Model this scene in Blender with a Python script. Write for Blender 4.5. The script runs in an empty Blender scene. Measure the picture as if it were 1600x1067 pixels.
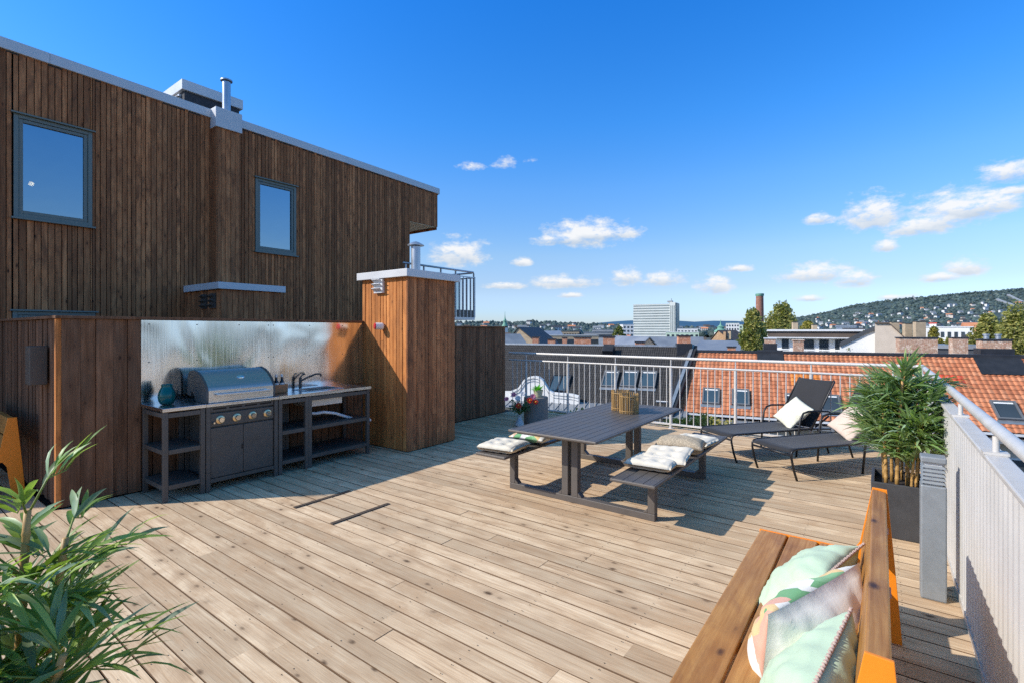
import bpy, bmesh, math, random
from mathutils import Vector, Matrix, noise
random.seed(11)
SC = bpy.context.scene
COL = SC.collection
R = math.radians
# ---------------------------------------------------------------- camera numbers
FPX, EYE, HOR = 777.0, 1.65, 516.0
YAW = math.atan(575 / 777.0)
SN, CS = math.sin(YAW), math.cos(YAW)

def at(px, py, d):
    xr = (px - 800) / FPX * d
    return Vector((xr * CS - d * SN, xr * SN + d * CS, EYE - (py - HOR) * d / FPX))

def hit(px, py, p0, n):
    o = Vector((0, 0, EYE)); r = at(px, py, 1.0) - o
    return o + r * ((p0 - o).dot(n) / r.dot(n))

# ---------------------------------------------------------------- mesh builder
class MB:
    def __init__(s):
        s.v = []; s.f = []; s.m = []; s.uv = None
    def add(s, vs, fs, mi=0):
        b = len(s.v)
        s.v += [Vector(p) for p in vs]
        for f in fs:
            s.f.append(tuple(b + i for i in f)); s.m.append(mi)
        return b
    def box(s, x0, x1, y0, y1, z0, z1, mi=0):
        s.add([(x0, y0, z0), (x1, y0, z0), (x1, y1, z0), (x0, y1, z0), (x0, y0, z1), (x1, y0, z1), (x1, y1, z1), (x0, y1, z1)],
              [(0, 3, 2, 1), (4, 5, 6, 7), (0, 1, 5, 4), (1, 2, 6, 5), (2, 3, 7, 6), (3, 0, 4, 7)], mi)
        return s
    def obox(s, c, ax, ay, az, mi=0):
        c, ax, ay, az = Vector(c), Vector(ax), Vector(ay), Vector(az)
        vs = [c + ax * i + ay * j + az * k for k in (-1, 1) for j, i in ((-1, -1), (-1, 1), (1, 1), (1, -1))]
        s.add(vs, [(0, 3, 2, 1), (4, 5, 6, 7), (0, 1, 5, 4), (1, 2, 6, 5), (2, 3, 7, 6), (3, 0, 4, 7)], mi)
        return s
    def bar(s, a, b, w, h, up=(0, 0, 1), mi=0):
        a, b = Vector(a), Vector(b); d = (b - a); L = d.length; d.normalize()
        sd = d.cross(Vector(up)).normalized(); u = sd.cross(d)
        return s.obox((a + b) / 2, d * (L / 2), sd * (w / 2), u * (h / 2), mi)
    def tube(s, pts, r, n=8, mi=0, caps=True):
        pts = [Vector(p) for p in pts]; rr = r if isinstance(r, (list, tuple)) else [r] * len(pts)
        t0 = (pts[1] - pts[0]).normalized()
        u = t0.orthogonal().normalized(); rings = []
        for i, p in enumerate(pts):
            if i == 0: t = t0
            elif i == len(pts) - 1: t = (pts[-1] - pts[-2]).normalized()
            else: t = ((pts[i + 1] - p).normalized() + (p - pts[i - 1]).normalized()).normalized()
            u = (u - t * u.dot(t)).normalized(); w = t.cross(u)
            rings.append([p + (u * math.cos(k * 2 * math.pi / n) + w * math.sin(k * 2 * math.pi / n)) * rr[i] for k in range(n)])
        b = len(s.v)
        for rg in rings: s.v += rg
        for i in range(len(pts) - 1):
            for k in range(n):
                s.f.append((b + i * n + k, b + i * n + (k + 1) % n, b + (i + 1) * n + (k + 1) % n, b + (i + 1) * n + k)); s.m.append(mi)
        if caps:
            s.f.append(tuple(b + k for k in reversed(range(n)))); s.m.append(mi)
            e = b + (len(pts) - 1) * n
            s.f.append(tuple(e + k for k in range(n))); s.m.append(mi)
        return s
    def lathe(s, prof, c=(0, 0, 0), n=24, mi=0, axis='z', capb=True, capt=True):
        b = len(s.v)
        for (r, z) in prof:
            for k in range(n):
                a = k * 2 * math.pi / n
                if axis == 'z': p = (c[0] + r * math.cos(a), c[1] + r * math.sin(a), c[2] + z)
                elif axis == 'x': p = (c[0] + z, c[1] + r * math.cos(a), c[2] + r * math.sin(a))
                else: p = (c[0] + r * math.sin(a), c[1] + z, c[2] + r * math.cos(a))
                s.v.append(Vector(p))
        for i in range(len(prof) - 1):
            for k in range(n):
                s.f.append((b + i * n + k, b + i * n + (k + 1) % n, b + (i + 1) * n + (k + 1) % n, b + (i + 1) * n + k)); s.m.append(mi)
        if capb: s.f.append(tuple(b + k for k in reversed(range(n)))); s.m.append(mi)
        if capt:
            e = b + (len(prof) - 1) * n
            s.f.append(tuple(e + k for k in range(n))); s.m.append(mi)
        return s
    def prism(s, poly, o, eu, ev, ew, w0, w1, mi=0):
        o, eu, ev, ew = Vector(o), Vector(eu), Vector(ev), Vector(ew); n = len(poly); b = len(s.v)
        for w in (w0, w1):
            for (u, v) in poly: s.v.append(o + eu * u + ev * v + ew * w)
        s.f.append(tuple(b + k for k in reversed(range(n)))); s.m.append(mi)
        s.f.append(tuple(b + n + k for k in range(n))); s.m.append(mi)
        for k in range(n):
            s.f.append((b + k, b + (k + 1) % n, b + n + (k + 1) % n, b + n + k)); s.m.append(mi)
        return s
    def quad(s, a, b, c, d, mi=0):
        s.add([a, b, c, d], [(0, 1, 2, 3)], mi); return s
    def xf(s, M, start=0):
        for i in range(start, len(s.v)): s.v[i] = M @ s.v[i]
        return s
    def build(s, name, mats, parent=None, bevel=0, smooth=False, kind=None, recalc=True, local=False):
        off = Vector((0, 0, 0))
        if parent is not None and not local:
            q = parent
            while q is not None:
                off += Vector(q.location); q = q.parent
        me = bpy.data.meshes.new(name)
        me.from_pydata([p - off for p in s.v], [], s.f)
        if not isinstance(mats, (list, tuple)): mats = [mats]
        for m in mats: me.materials.append(m)
        if len(mats) > 1: me.polygons.foreach_set('material_index', s.m)
        if recalc:
            bm = bmesh.new(); bm.from_mesh(me); bmesh.ops.recalc_face_normals(bm, faces=bm.faces); bm.to_mesh(me); bm.free()
        if s.uv is not None:
            ul = me.uv_layers.new(name='UVMap')
            for l in me.loops: ul.data[l.index].uv = s.uv[l.vertex_index]
        if smooth: me.polygons.foreach_set('use_smooth', [True] * len(me.polygons))
        me.update()
        o = bpy.data.objects.new(name, me); COL.objects.link(o)
        if parent is not None: o.parent = parent
        if bevel:
            b = o.modifiers.new('bevel', 'BEVEL'); b.width = bevel; b.segments = 2; b.limit_method = 'ANGLE'; b.angle_limit = R(40)
        if smooth == 'angle':
            me.set_sharp_from_angle(angle=R(38))
        if kind: o['kind'] = kind
        return o

def thing(name, label, cat, loc=(0, 0, 0), group=None, rz=0):
    o = bpy.data.objects.new(name, None); COL.objects.link(o)
    o.empty_display_size = .1
    o.location = loc; o.rotation_euler = (0, 0, rz)
    return tag(o, label, cat, group)
def tag(o, label, cat, group=None):
    o['label'] = label; o['category'] = cat
    if group: o['group'] = group
    return o
def copy_tree(o, parent=None):
    c = o.copy(); COL.objects.link(c)
    if parent is not None: c.parent = parent
    for ch in list(o.children): copy_tree(ch, c)
    return c

# ---------------------------------------------------------------- materials
class NT:
    def __init__(s, name):
        s.mat = bpy.data.materials.new(name); s.mat.use_nodes = True
        s.t = s.mat.node_tree; s.n = s.t.nodes; s.l = s.t.links
        s.p = s.n['Principled BSDF']; s.out = s.n['Material Output']
    def add(s, typ, **kw):
        nd = s.n.new(typ)
        for k, v in kw.items(): setattr(nd, k, v)
        return nd
    def put(s, sock, val):
        if isinstance(val, bpy.types.NodeSocket): s.l.new(val, sock)
        elif val is not None:
            if isinstance(val, (tuple, list)) and len(val) == 3 and sock.type == 'RGBA': val = tuple(val) + (1,)
            sock.default_value = val
    def math(s, op, a, b=None, c=None, clamp=False):
        nd = s.add('ShaderNodeMath', operation=op, use_clamp=clamp)
        s.put(nd.inputs[0], a)
        if b is not None: s.put(nd.inputs[1], b)
        if c is not None: s.put(nd.inputs[2], c)
        return nd.outputs[0]
    def vmath(s, op, a, b=None):
        nd = s.add('ShaderNodeVectorMath', operation=op)
        s.put(nd.inputs[0], a)
        if b is not None: s.put(nd.inputs[1], b)
        return nd.outputs[0]
    def mix(s, f, a, b, mode='MIX'):
        nd = s.add('ShaderNodeMix', data_type='RGBA', blend_type=mode)
        s.put(nd.inputs[0], f); s.put(nd.inputs[6], a); s.put(nd.inputs[7], b)
        return nd.outputs[2]
    def ramp(s, f, stops, interp='LINEAR'):
        nd = s.add('ShaderNodeValToRGB'); cr = nd.color_ramp; cr.interpolation = interp
        while len(cr.elements) < len(stops): cr.elements.new(.5)
        for e, (p, c) in zip(cr.elements, stops):
            e.position = p; e.color = (tuple(c) + (1,)) if isinstance(c, (tuple, list)) else (c, c, c, 1)
        s.put(nd.inputs[0], f)
        return nd.outputs[0]
    def rng(s, v, a, b, c, d):
        nd = s.add('ShaderNodeMapRange'); s.put(nd.inputs[0], v)
        for i, x in enumerate((a, b, c, d)): nd.inputs[i + 1].default_value = x
        return nd.outputs[0]
    def noise(s, vec, scale, detail=4, rough=.55, dist=0, col=False):
        nd = s.add('ShaderNodeTexNoise'); s.put(nd.inputs['Vector'], vec)
        nd.inputs['Scale'].default_value = scale; nd.inputs['Detail'].default_value = detail
        nd.inputs['Roughness'].default_value = rough; nd.inputs['Distortion'].default_value = dist
        return nd.outputs['Color' if col else 'Fac']
    def vor(s, vec, scale, feature='F1', out='Distance', rnd=1):
        nd = s.add('ShaderNodeTexVoronoi', feature=feature); s.put(nd.inputs['Vector'], vec)
        nd.inputs['Scale'].default_value = scale; nd.inputs['Randomness'].default_value = rnd
        return nd.outputs[out]
    def obj(s): return s.add('ShaderNodeTexCoord').outputs['Object']
    def uv(s): return s.add('ShaderNodeTexCoord').outputs['UV']
    def rnd(s): return s.add('ShaderNodeNewGeometry').outputs['Random Per Island']
    def scale(s, vec, sc):
        return s.vmath('MULTIPLY', vec, sc)
    def bump(s, h, strength=.3, dist=.01, normal=None):
        nd = s.add('ShaderNodeBump'); nd.inputs['Strength'].default_value = strength; nd.inputs['Distance'].default_value = dist
        s.put(nd.inputs['Height'], h)
        if normal is not None: s.put(nd.inputs['Normal'], normal)
        return nd.outputs[0]
    def fin(s, col=None, rough=None, metal=None, normal=None, spec=None):
        if col is not None: s.put(s.p.inputs['Base Color'], col)
        if rough is not None: s.put(s.p.inputs['Roughness'], rough)
        if metal is not None: s.put(s.p.inputs['Metallic'], metal)
        if normal is not None: s.put(s.p.inputs['Normal'], normal)
        if spec is not None: s.p.inputs['Specular IOR Level'].default_value = spec
        return s.mat

def plain(name, col, rough=.5, metal=0, var=.12, sc=6, bump=.05, spec=.5, fine=90):
    t = NT(name); o = t.obj()
    n1 = t.noise(o, sc, 5, .6); n2 = t.noise(o, fine, 2)
    k = t.math('ADD', t.rng(n1, .3, .7, 1 - var, 1 + var), t.rng(n2, .3, .7, -var * .35, var * .35))
    c = t.mix(1, col, k, 'MULTIPLY')
    rr = t.rng(n1, .3, .7, max(0.02, rough - .07), min(1, rough + .07))
    return t.fin(c, rr, metal, t.bump(n2, bump, .004) if bump else None, spec)

def wood(name, ca, cb, dark, axis='x', knots=.5, rough=.75, gs=1.0, bright=(.75, 1.2), stain=None, bump=.35, kw=1.0):
    """boards: every loose board gets its own grain offset and brightness"""
    t = NT(name); o = t.obj(); r = t.rnd()
    off = t.add('ShaderNodeCombineXYZ')
    t.put(off.inputs[0], t.math('MULTIPLY', r, 57.3)); t.put(off.inputs[1], t.math('MULTIPLY', r, 91.7)); t.put(off.inputs[2], t.math('MULTIPLY', r, 133.1))
    p = t.vmath('ADD', o, off.outputs[0])
    al = {'x': 0, 'y': 1, 'z': 2}[axis]
    def S(a, c):
        v = [c, c, c]; v[al] = a; return tuple(v)
    # knots bend the grain around them
    kv = t.vor(t.scale(p, S(4.0, 7.0 * kw)), 1.0)
    kv = t.math('ADD', kv, t.math('MULTIPLY', t.math('SUBTRACT', t.noise(t.scale(p, S(7, 20)), 1, 4), .5), .34))
    kn = t.rng(kv, .02, .13, 1, 0)
    halo = t.math('POWER', t.rng(kv, .05, .62, 1, 0), 1.5)
    wob = t.noise(t.scale(p, S(1.2, 5)), 1, 2)
    pg = t.vmath('ADD', t.scale(p, S(.9 * gs, 17 * gs)), t.scale(t.noise(t.scale(p, S(1.5, 6)), 1, 2, .5, 0, True), (1.6, 1.6, 1.6)))
    g1 = t.noise(pg, 1, 6, .62, .4)
    g2 = t.noise(t.scale(p, S(3 * gs, 95 * gs)), 1, 3, .6)
    rings = t.add('ShaderNodeTexWave', wave_type='RINGS', rings_direction='SPHERICAL')
    grain = t.math('ADD', t.math('MULTIPLY', g1, .55), t.math('MULTIPLY', g2, .45))
    col = t.ramp(grain, [(.30, dark), (.44, ca), (.62, cb)])
    r2 = t.math('FRACT', t.math('MULTIPLY', r, 7.77))
    col = t.mix(t.math('MULTIPLY', r2, .38), col, ca)
    col = t.mix(1, col, t.rng(r, 0, 1, *bright), 'MULTIPLY')
    if stain is not None:
        sn = t.noise(t.scale(p, S(2.2, 5.0)), 1, 6, .68, .6)
        col = t.mix(t.rng(sn, .47, .68, 0, .8), col, stain)
    col = t.mix(t.math('MULTIPLY', halo, .70 * knots), col, tuple(.55 * a + .45 * b for a, b in zip(dark, ca)))
    kd = tuple(x * .42 for x in dark)
    col = t.mix(t.math('MULTIPLY', kn, knots), col, kd)
    hgt = t.math('SUBTRACT', grain, t.math('MULTIPLY', kn, .1))
    rr = t.rng(grain, .3, .7, rough + .1, rough - .1)
    t.n.remove(rings)
    return t.fin(col, rr, 0, t.bump(hgt, bump, .006), .35)

def brick(name, c1, c2, mortar, sx=.25, sy=.075, rot=0):
    t = NT(name); o = t.obj()
    # wrap the courses round the corners: u = x + y
    sep = t.add('ShaderNodeSeparateXYZ'); t.put(sep.inputs[0], o)
    cb = t.add('ShaderNodeCombineXYZ'); t.put(cb.inputs[0], t.math('ADD', sep.outputs[0], sep.outputs[1])); t.put(cb.inputs[1], sep.outputs[2])
    b = t.add('ShaderNodeTexBrick'); t.put(b.inputs['Vector'], cb.outputs[0])
    b.inputs['Scale'].default_value = 1; b.inputs['Brick Width'].default_value = sx; b.inputs['Row Height'].default_value = sy
    b.inputs['Mortar Size'].default_value = .012; b.inputs['Bias'].default_value = 0
    t.put(b.inputs['Color1'], c1); t.put(b.inputs['Color2'], c2); t.put(b.inputs['Mortar'], mortar)
    n = t.noise(o, 3.5, 5, .65)
    c = t.mix(t.rng(n, .5, .72, 0, .6), b.outputs['Color'], tuple(min(1, x * 1.9 + .08) for x in mortar))
    c = t.mix(1, c, t.rng(t.noise(o, 14, 3), .3, .7, .7, 1.25), 'MULTIPLY')
    return t.fin(c, .9, 0, t.bump(b.outputs['Fac'], -.4, .01))

def leafmat(name, top, under, var=.35, blue=None):
    t = NT(name); r = t.rnd(); geo = t.add('ShaderNodeNewGeometry')
    c = t.mix(t.rng(r, 0, 1, 0, 1), top, under)
    if blue is not None:
        c = t.mix(t.rng(t.math('FRACT', t.math('MULTIPLY', r, 13.7)), .55, .9, 0, .85), c, blue)
    c = t.mix(t.math('MULTIPLY', geo.outputs['Backfacing'], .6), c, under)
    c = t.mix(1, c, t.rng(t.math('FRACT', t.math('MULTIPLY', r, 5.3)), 0, 1, 1 - var, 1 + var), 'MULTIPLY')
    t.fin(c, .42, 0, None, .4)
    tr = t.add('ShaderNodeBsdfTranslucent'); t.put(tr.inputs[0], t.mix(1, c, (1.3, 1.5, .6), 'MULTIPLY'))
    mx = t.add('ShaderNodeMixShader'); mx.inputs[0].default_value = .33
    t.l.new(t.p.outputs[0], mx.inputs[1]); t.l.new(tr.outputs[0], mx.inputs[2]); t.l.new(mx.outputs[0], t.out.inputs[0])
    return t.mat

M = {}
M['deck'] = wood('deck_boards', (.61, .43, .265), (.81, .62, .41), (.28, .17, .095), 'x', 1.0, .85, 1.25, (.78, 1.14), (.50, .32, .18), .6)
M['screw'] = plain('screw_head', (.03, .027, .024), .6, .4)
M['deck_edge'] = plain('deck_board_edge', (.19, .115, .065), .9)  # board sides coloured dark so the gaps between boards look shaded
M['slot'] = plain('slot_brown', (.085, .06, .042), .8)
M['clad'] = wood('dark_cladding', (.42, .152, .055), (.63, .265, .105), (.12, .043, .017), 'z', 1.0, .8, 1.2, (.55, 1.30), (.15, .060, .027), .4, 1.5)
M['clad_sun'] = wood('sun_tinted_cladding', (.50, .175, .043), (.70, .29, .085), (.19, .065, .02), 'z', .8, .75, 1.2, (.68, 1.18), (.30, .11, .035))  # sunlit orange of shaft front and wall trim put into the colour
M['clad_old'] = wood('weathered_cladding', (.165, .076, .036), (.28, .145, .078), (.055, .025, .013), 'z', .9, .85, 1.1, (.6, 1.3), (.13, .072, .042), .35, 1.2)
M['gap'] = plain('shadow_gap', (.012, .009, .007), .9, 0, .2)
M['white_metal'] = plain('white_coated_metal', (.62, .63, .64), .42, 0, .06, 2)
M['zinc'] = plain('zinc_sheet', (.45, .47, .50), .38, .75, .1, 3)
M['winframe'] = plain('window_frame_paint', (.165, .185, .16), .45, 0, .08)
M['cream'] = plain('cream_soffit', (.62, .55, .43), .7)
M['roofing'] = plain('roofing_felt', (.045, .045, .05), .85, 0, .3)
M['steel_dark'] = plain('charcoal_powder_coat', (.092, .081, .069), .5, .1, .14, 10, .12, .5, 220)
M['alu_dark'] = plain('grey_garden_aluminium', (.112, .097, .085), .5, .1, .08, 6, .06)
M['black_metal'] = plain('black_tube', (.018, .018, .02), .4, .2)
M['mesh_fabric'] = None
M['rail'] = plain('galvanised_rail', (.60, .575, .54), .42, .1, .1, 5)
M['panel'] = plain('rail_panel_coating', (.60, .59, .57), .5, .15, .06, 3)
M['bollard'] = plain('bollard_grey', (.25, .275, .295), .5, .15, .06, 20, .15, .5, 260)
M['pot'] = plain('charcoal_planter', (.045, .046, .05), .6, 0, .15, 8)
M['soil'] = plain('potting_soil', (.03, .022, .016), .95, 0, .4, 30, .4)
M['cane'] = plain('bamboo_cane', (.42, .24, .075), .5, 0, .3, 9)
M['twig'] = plain('green_twig', (.20, .24, .04), .6)
M['leaf'] = leafmat('bamboo_leaf', (.10, .20, .045), (.32, .42, .10), .45, (.27, .35, .25))  # last tint puts the sky's grey-blue sheen into the leaf colour
M['leaf_grey'] = leafmat('grey_green_bamboo_leaf', (.11, .21, .085), (.29, .39, .15), .42, (.33, .44, .36))
M['orange'] = plain('orange_powder_coat', (.83, .25, .012), .4, 0, .06, 5, .03)
M['rust'] = M['orange']
M['bench'] = wood('oiled_bench_plank', (.43, .185, .040), (.62, .315, .085), (.15, .058, .015), 'y', .95, .42, .9, (.88, 1.1), (.30, .125, .035), .3)
M['mint'] = None
M['glass_dark'] = None

def fabric(name, col, weave=420, rough=.9, var=.06, col2=None, pat=None):
    t = NT(name); o = t.obj()
    n = t.noise(o, 5, 4); w = t.noise(o, weave, 1)
    c = t.mix(1, col, t.math('ADD', t.rng(n, .3, .7, 1 - var, 1 + var), t.rng(w, .3, .7, -.05, .05)), 'MULTIPLY')
    if pat == 'dots':
        d = t.vor(o, 48); c = t.mix(t.rng(d, .18, .26, .75, 0), c, col2)
    if pat == 'leaf':
        v = t.vmath('ADD', o, t.scale(t.noise(o, 3.2, 1, .5, 0, True), (.22, .22, .22)))
        cl = t.vor(t.scale(v, (12, 7, 8)), 1, 'F1', 'Color')
        sp = t.add('ShaderNodeSeparateColor'); t.put(sp.inputs[0], cl)
        cc = t.ramp(sp.outputs[0], [(0, (.80, .77, .70)), (.22, (.14, .36, .15)), (.42, (.74, .52, .24)), (.54, (.82, .80, .74)), (.62, (.72, .38, .27)), (.72, (.22, .45, .22)), (.84, (.84, .82, .76))], 'CONSTANT')
        c = t.mix(.96, c, cc)
    if pat == 'boucle':
        d = t.vor(o, 95); c = t.mix(1, c, t.rng(d, 0, .6, 1.15, .6), 'MULTIPLY')
        return t.fin(c, rough, 0, t.bump(d, -.9, .01), .1)
    t.p.inputs['Sheen Weight'].default_value = .15
    return t.fin(c, rough, 0, t.bump(t.math('ADD', t.math('MULTIPLY', w, .25), t.noise(o, 22, 3, .6)), .28, .008), .15)
M['mint'] = fabric('mint_linen', (.50, .63, .45))
M['leafprint'] = fabric('leaf_print_linen', (.8, .77, .7), pat='leaf')
M['whitelinen'] = fabric('white_linen', (.80, .76, .70))
M['offwhite'] = fabric('off_white_pad', (.74, .66, .53))
M['boucle'] = fabric('beige_boucle', (.60, .49, .35), pat='boucle')
M['speckle'] = fabric('speckled_cream', (.72, .70, .56), pat='dots', col2=(.42, .42, .28))
M['blush'] = fabric('blush_linen', (.66, .52, .43))
M['fringe'] = fabric('pink_stitch', (.56, .40, .34))
M['mesh_fabric'] = fabric('black_sling', (.030, .030, .033), 600, .7)

def glass(name, tint=(.35, .42, .45), k=.55, rough=.015):
    t = NT(name); o = t.obj()
    g = t.add('ShaderNodeBsdfGlossy'); t.put(g.inputs[0], tint); g.inputs['Roughness'].default_value = rough
    t.put(g.inputs['Normal'], t.bump(t.noise(o, 1.6, 2), .035, .05))
    tr = t.add('ShaderNodeBsdfTransparent'); tr.inputs[0].default_value = (.55, .6, .62, 1)
    m = t.add('ShaderNodeMixShader'); m.inputs[0].default_value = k
    t.l.new(tr.outputs[0], m.inputs[1]); t.l.new(g.outputs[0], m.inputs[2]); t.l.new(m.outputs[0], t.out.inputs[0])
    return t.mat
M['pane'] = glass('house_window_glass', (.33, .42, .48), .74)
M['balc_glass'] = glass('balcony_glass', (.6, .7, .75), .3)
M['skyglass'] = plain('skylight_glass', (.23, .28, .31), .06, .85, .05, 1, 0)
M['citywin'] = plain('city_window_glass', (.07, .09, .11), .12, .4, .15, .3, 0)
M['interior'] = plain('dim_interior', (.05, .045, .04), .9)
M['warm_light'] = None
t = NT('lamp_glow'); t.p.inputs['Emission Color'].default_value = (1, .72, .38, 1); t.p.inputs['Emission Strength'].default_value = 22; M['warm_light'] = t.mat

# wavy brushed stainless
def stainless(name, col, rough, wavy, wd=.06, ax=2):
    t = NT(name); o = t.obj()
    v = [70, 70, 70]; v[ax] = 1.2
    br = t.noise(t.scale(o, tuple(v)), 1.6, 3, .6)
    w = t.noise(t.scale(o, (1.6, 1.6, .9)), 1.3, 1, .4, .8)
    nrm = t.bump(w, wavy, wd)
    nrm = t.bump(br, .004, .002, nrm)
    c = t.mix(1, col, t.rng(br, .3, .7, .92, 1.08), 'MULTIPLY')
    return t.fin(c, t.rng(br, .3, .7, rough - .05, rough + .06), 1, nrm)
M['splash'] = stainless('wavy_stainless', (.76, .755, .74), .15, .38, .035)
M['steel'] = stainless('brushed_stainless', (.66, .66, .66), .24, .15, .01, 1)
M['hood'] = stainless('hood_steel', (.52, .46, .40), .46, .1, .01, 1)
M['chrome'] = plain('chrome', (.75, .76, .77), .1, 1, .03, 3, 0)
M['brass'] = plain('champagne_knob', (.72, .53, .30), .28, .9, .05)
M['whiteplastic'] = plain('white_plastic', (.72, .72, .70), .4)
M['ceramic'] = plain('pale_glazed_ceramic', (.50, .52, .52), .3)
M['redplastic'] = plain('red_plastic', (.5, .02, .03), .35)
M['crate'] = wood('crate_wood', (.42, .17, .07), (.52, .24, .10), (.2, .08, .035), 'y', .3, .6)
M['bottle'] = plain('dark_bottle_glass', (.012, .010, .010), .12, 0, .1, 5, 0)
t = NT('teal_glass'); o_ = t.obj()
t.fin((.005, .17, .16), .06, 0, t.bump(t.noise(t.scale(o_, (60, 60, 2)), 1, 1), .2, .01), .8)
t.p.inputs['Transmission Weight'].default_value = .35; t.p.inputs['IOR'].default_value = 1.35
M['teal'] = t.mat
M['rattan'] = wood('rattan_stick', (.36, .21, .075), (.50, .33, .14), (.16, .085, .03), 'z', .5, .6, 2, (.65, 1.25))
M['concrete_col'] = plain('grey_side_table', (.20, .185, .17), .85, 0, .12, 14, .15)
M['succ'] = leafmat('bright_plastic_leaf', (.09, .42, .03), (.22, .62, .08), .25)
M['flowerleaf'] = leafmat('bouquet_leaf', (.05, .13, .06), (.10, .20, .10), .35)
for nm, c in dict(pet_red=(.60, .035, .012), pet_pink=(.62, .22, .32), pet_white=(.74, .74, .74)).items(): M[nm] = plain(nm, c, .7)
M['stamen'] = plain('stamen', (.75, .35, .03), .7)
M['paleclay'] = plain('pale_green_pot', (.50, .47, .31), .6)
# ================================================================ OWN ROOF: deck, walls, house
def clad(mb, face, c, u0, u1, z0, z1, w=(.07, .09), dep=.022, gap=.006, opens=(), jit=.004, joint=.12, mi=0):
    edges = sorted({e for o in opens for e in (o[0], o[1])})
    u = u0
    while u < u1 - .012:
        b = min(u + random.uniform(*w), u1)
        if u1 - b < .03: b = u1
        for e in edges:
            if u + .004 < e < b: b = e; break
        j = random.uniform(-jit, jit)
        zt = z1((u + b) / 2) if callable(z1) else z1
        segs = [(z0, zt)]
        for (oa, ob, oz0, oz1) in opens:
            if u < ob - .002 and b > oa + .002:
                ns = []
                for (p, q) in segs:
                    if oz0 > p: ns.append((p, min(q, oz0)))
                    if oz1 < q: ns.append((max(p, oz1), q))
                segs = ns
        for (p, q) in segs:
            if q - p > 1.6 and random.random() < joint:
                k = random.uniform(p + .4, q - .4); cuts = [(p, k - .0015), (k + .0015, q)]
            else: cuts = [(p, q)]
            for (p2, q2) in cuts:
                if q2 - p2 < .01: continue
                if face == 'X+': mb.box(c - dep, c + j, u, b - gap, p2, q2, mi)
                elif face == 'Y-': mb.box(u, b - gap, c - j, c + dep, p2, q2, mi)
                elif face == 'Y+': mb.box(u, b - gap, c - dep, c + j, p2, q2, mi)
        u = b

def rects(u0, u1, z0, z1, opens):
    out = []; us = sorted({u0, u1} | {e for o in opens for e in o[:2]})
    for a, b in zip(us, us[1:]):
        segs = [(z0, z1)]
        for o in opens:
            if a >= o[0] - 1e-6 and b <= o[1] + 1e-6:
                ns = []
                for p, q in segs:
                    if o[2] > p: ns.append((p, min(q, o[2])))
                    if o[3] < q: ns.append((max(p, o[3]), q))
                segs = ns
        out += [(a, b, p, q) for p, q in segs]
    return out

# ---- deck: boards run along X, butt joints, screws
mb = MB(); y = -3.4; PITCH = .134
while y < 8.47:
    xa = -11.0 if y < 1.12 else -6.09
    x = xa - random.uniform(0, 3.2)
    while x < .47:
        L = random.uniform(3.2, 5.4); a, b = max(x, xa), min(x + L, .47)
        if b - a > .05:
            dz = random.uniform(-.0025, .0025); k0 = len(mb.m); mb.box(a, b - .0015, y + random.uniform(0, .0015), y + PITCH - random.uniform(.007, .0095), -.028, dz); mb.m[k0:] = [2, 0, 2, 2, 2, 2]
        x += L
    y += PITCH
nb = len(mb.v)
xs = -5.9
while xs < .4:
    y = -1.6
    while y < 5.0:
        for k in (.026, .102):
            cx, cy = xs + random.uniform(-.008, .008), y + k + 3.4 % PITCH * 0
            yy = -3.4 + PITCH * round((y + 3.4) / PITCH) + k
            vs = [(cx + .0036 * math.cos(q * 1.047), yy + .0036 * math.sin(q * 1.047), .0032) for q in range(6)]
            mb.add(vs, [tuple(range(6))], 1)
        y += PITCH
    xs += .6
deck = mb.build('deck', [M['deck'], M['screw'], M['deck_edge']], kind='structure', recalc=False)
mb = MB().box(-12, .5, -4, 8.5, -.3, -.045)
mb.build('deck_substructure', M['gap'], kind='structure')

for k, (xa, ya, yb) in enumerate([(-3.76, 2.49, 3.11), (-4.38, 2.51, 3.12)]):
    b_ = MB().box(xa - .021, xa + .021, ya, yb, .0035, .009).build('slot_strip', M['slot'], bevel=.002)  # hatch slots drawn as raised dark brown strips
    tag(b_, ['longer dark strip let into the deck boards, nearer the camera', 'shorter dark strip let into the deck boards, nearer the grill'][k], 'strip', 'dark strips let into the deck')

# ---- house behind
HX = -10.2
WIN = [(1.51, 2.42, 3.31, 4.83), (5.02, 5.90, 3.26, 4.75), (1.50, 2.46, .55, 1.93)]
house = thing('timber_house', 'two storey house clad in dark vertical timber boards with white roof edge', 'house', (HX, 3, 0))
roofz = lambda u: 5.72 - .0195 * (u - 1.37)
mb = MB()
clad(mb, 'X+', HX, -3.1, 9.16, -.3, lambda u: roofz(u), (.056, .086), .022, .010, WIN, .006, .25)
clad(mb, 'X+', HX, 9.16, 10.2, 4.60, lambda u: roofz(u), (.07, .095), .022, .007)
clad(mb, 'Y+', 10.2, -16, HX - .03, 4.52, 5.5, (.08, .1))
clad(mb, 'Y+', 9.16, -16, HX - .03, -.3, 4.45, (.08, .1))
clad(mb, 'Y-', -3.1, -16, HX - .03, -.3, 5.75, (.08, .1))
mb.build('cladding', M['clad'], house, bevel=.0025)
mb = MB()
for (a, b, p, q) in rects(-3.07, 9.13, -.3, 5.52, WIN): mb.box(HX - .25, HX - .026, a, b, p, q)
mb.box(-16, HX - .26, 8.9, 9.13, -.3, 4.4); mb.box(-16, HX - .26, -3.07, -2.9, -.3, 5.5); mb.box(-16.2, -16, -3.07, 9.13, -.3, 5.5)
mb.box(-16, HX - .03, 9.14, 10.17, 4.62, 5.48)
mb.build('wall', M['gap'], house)
mb = MB()
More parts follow.
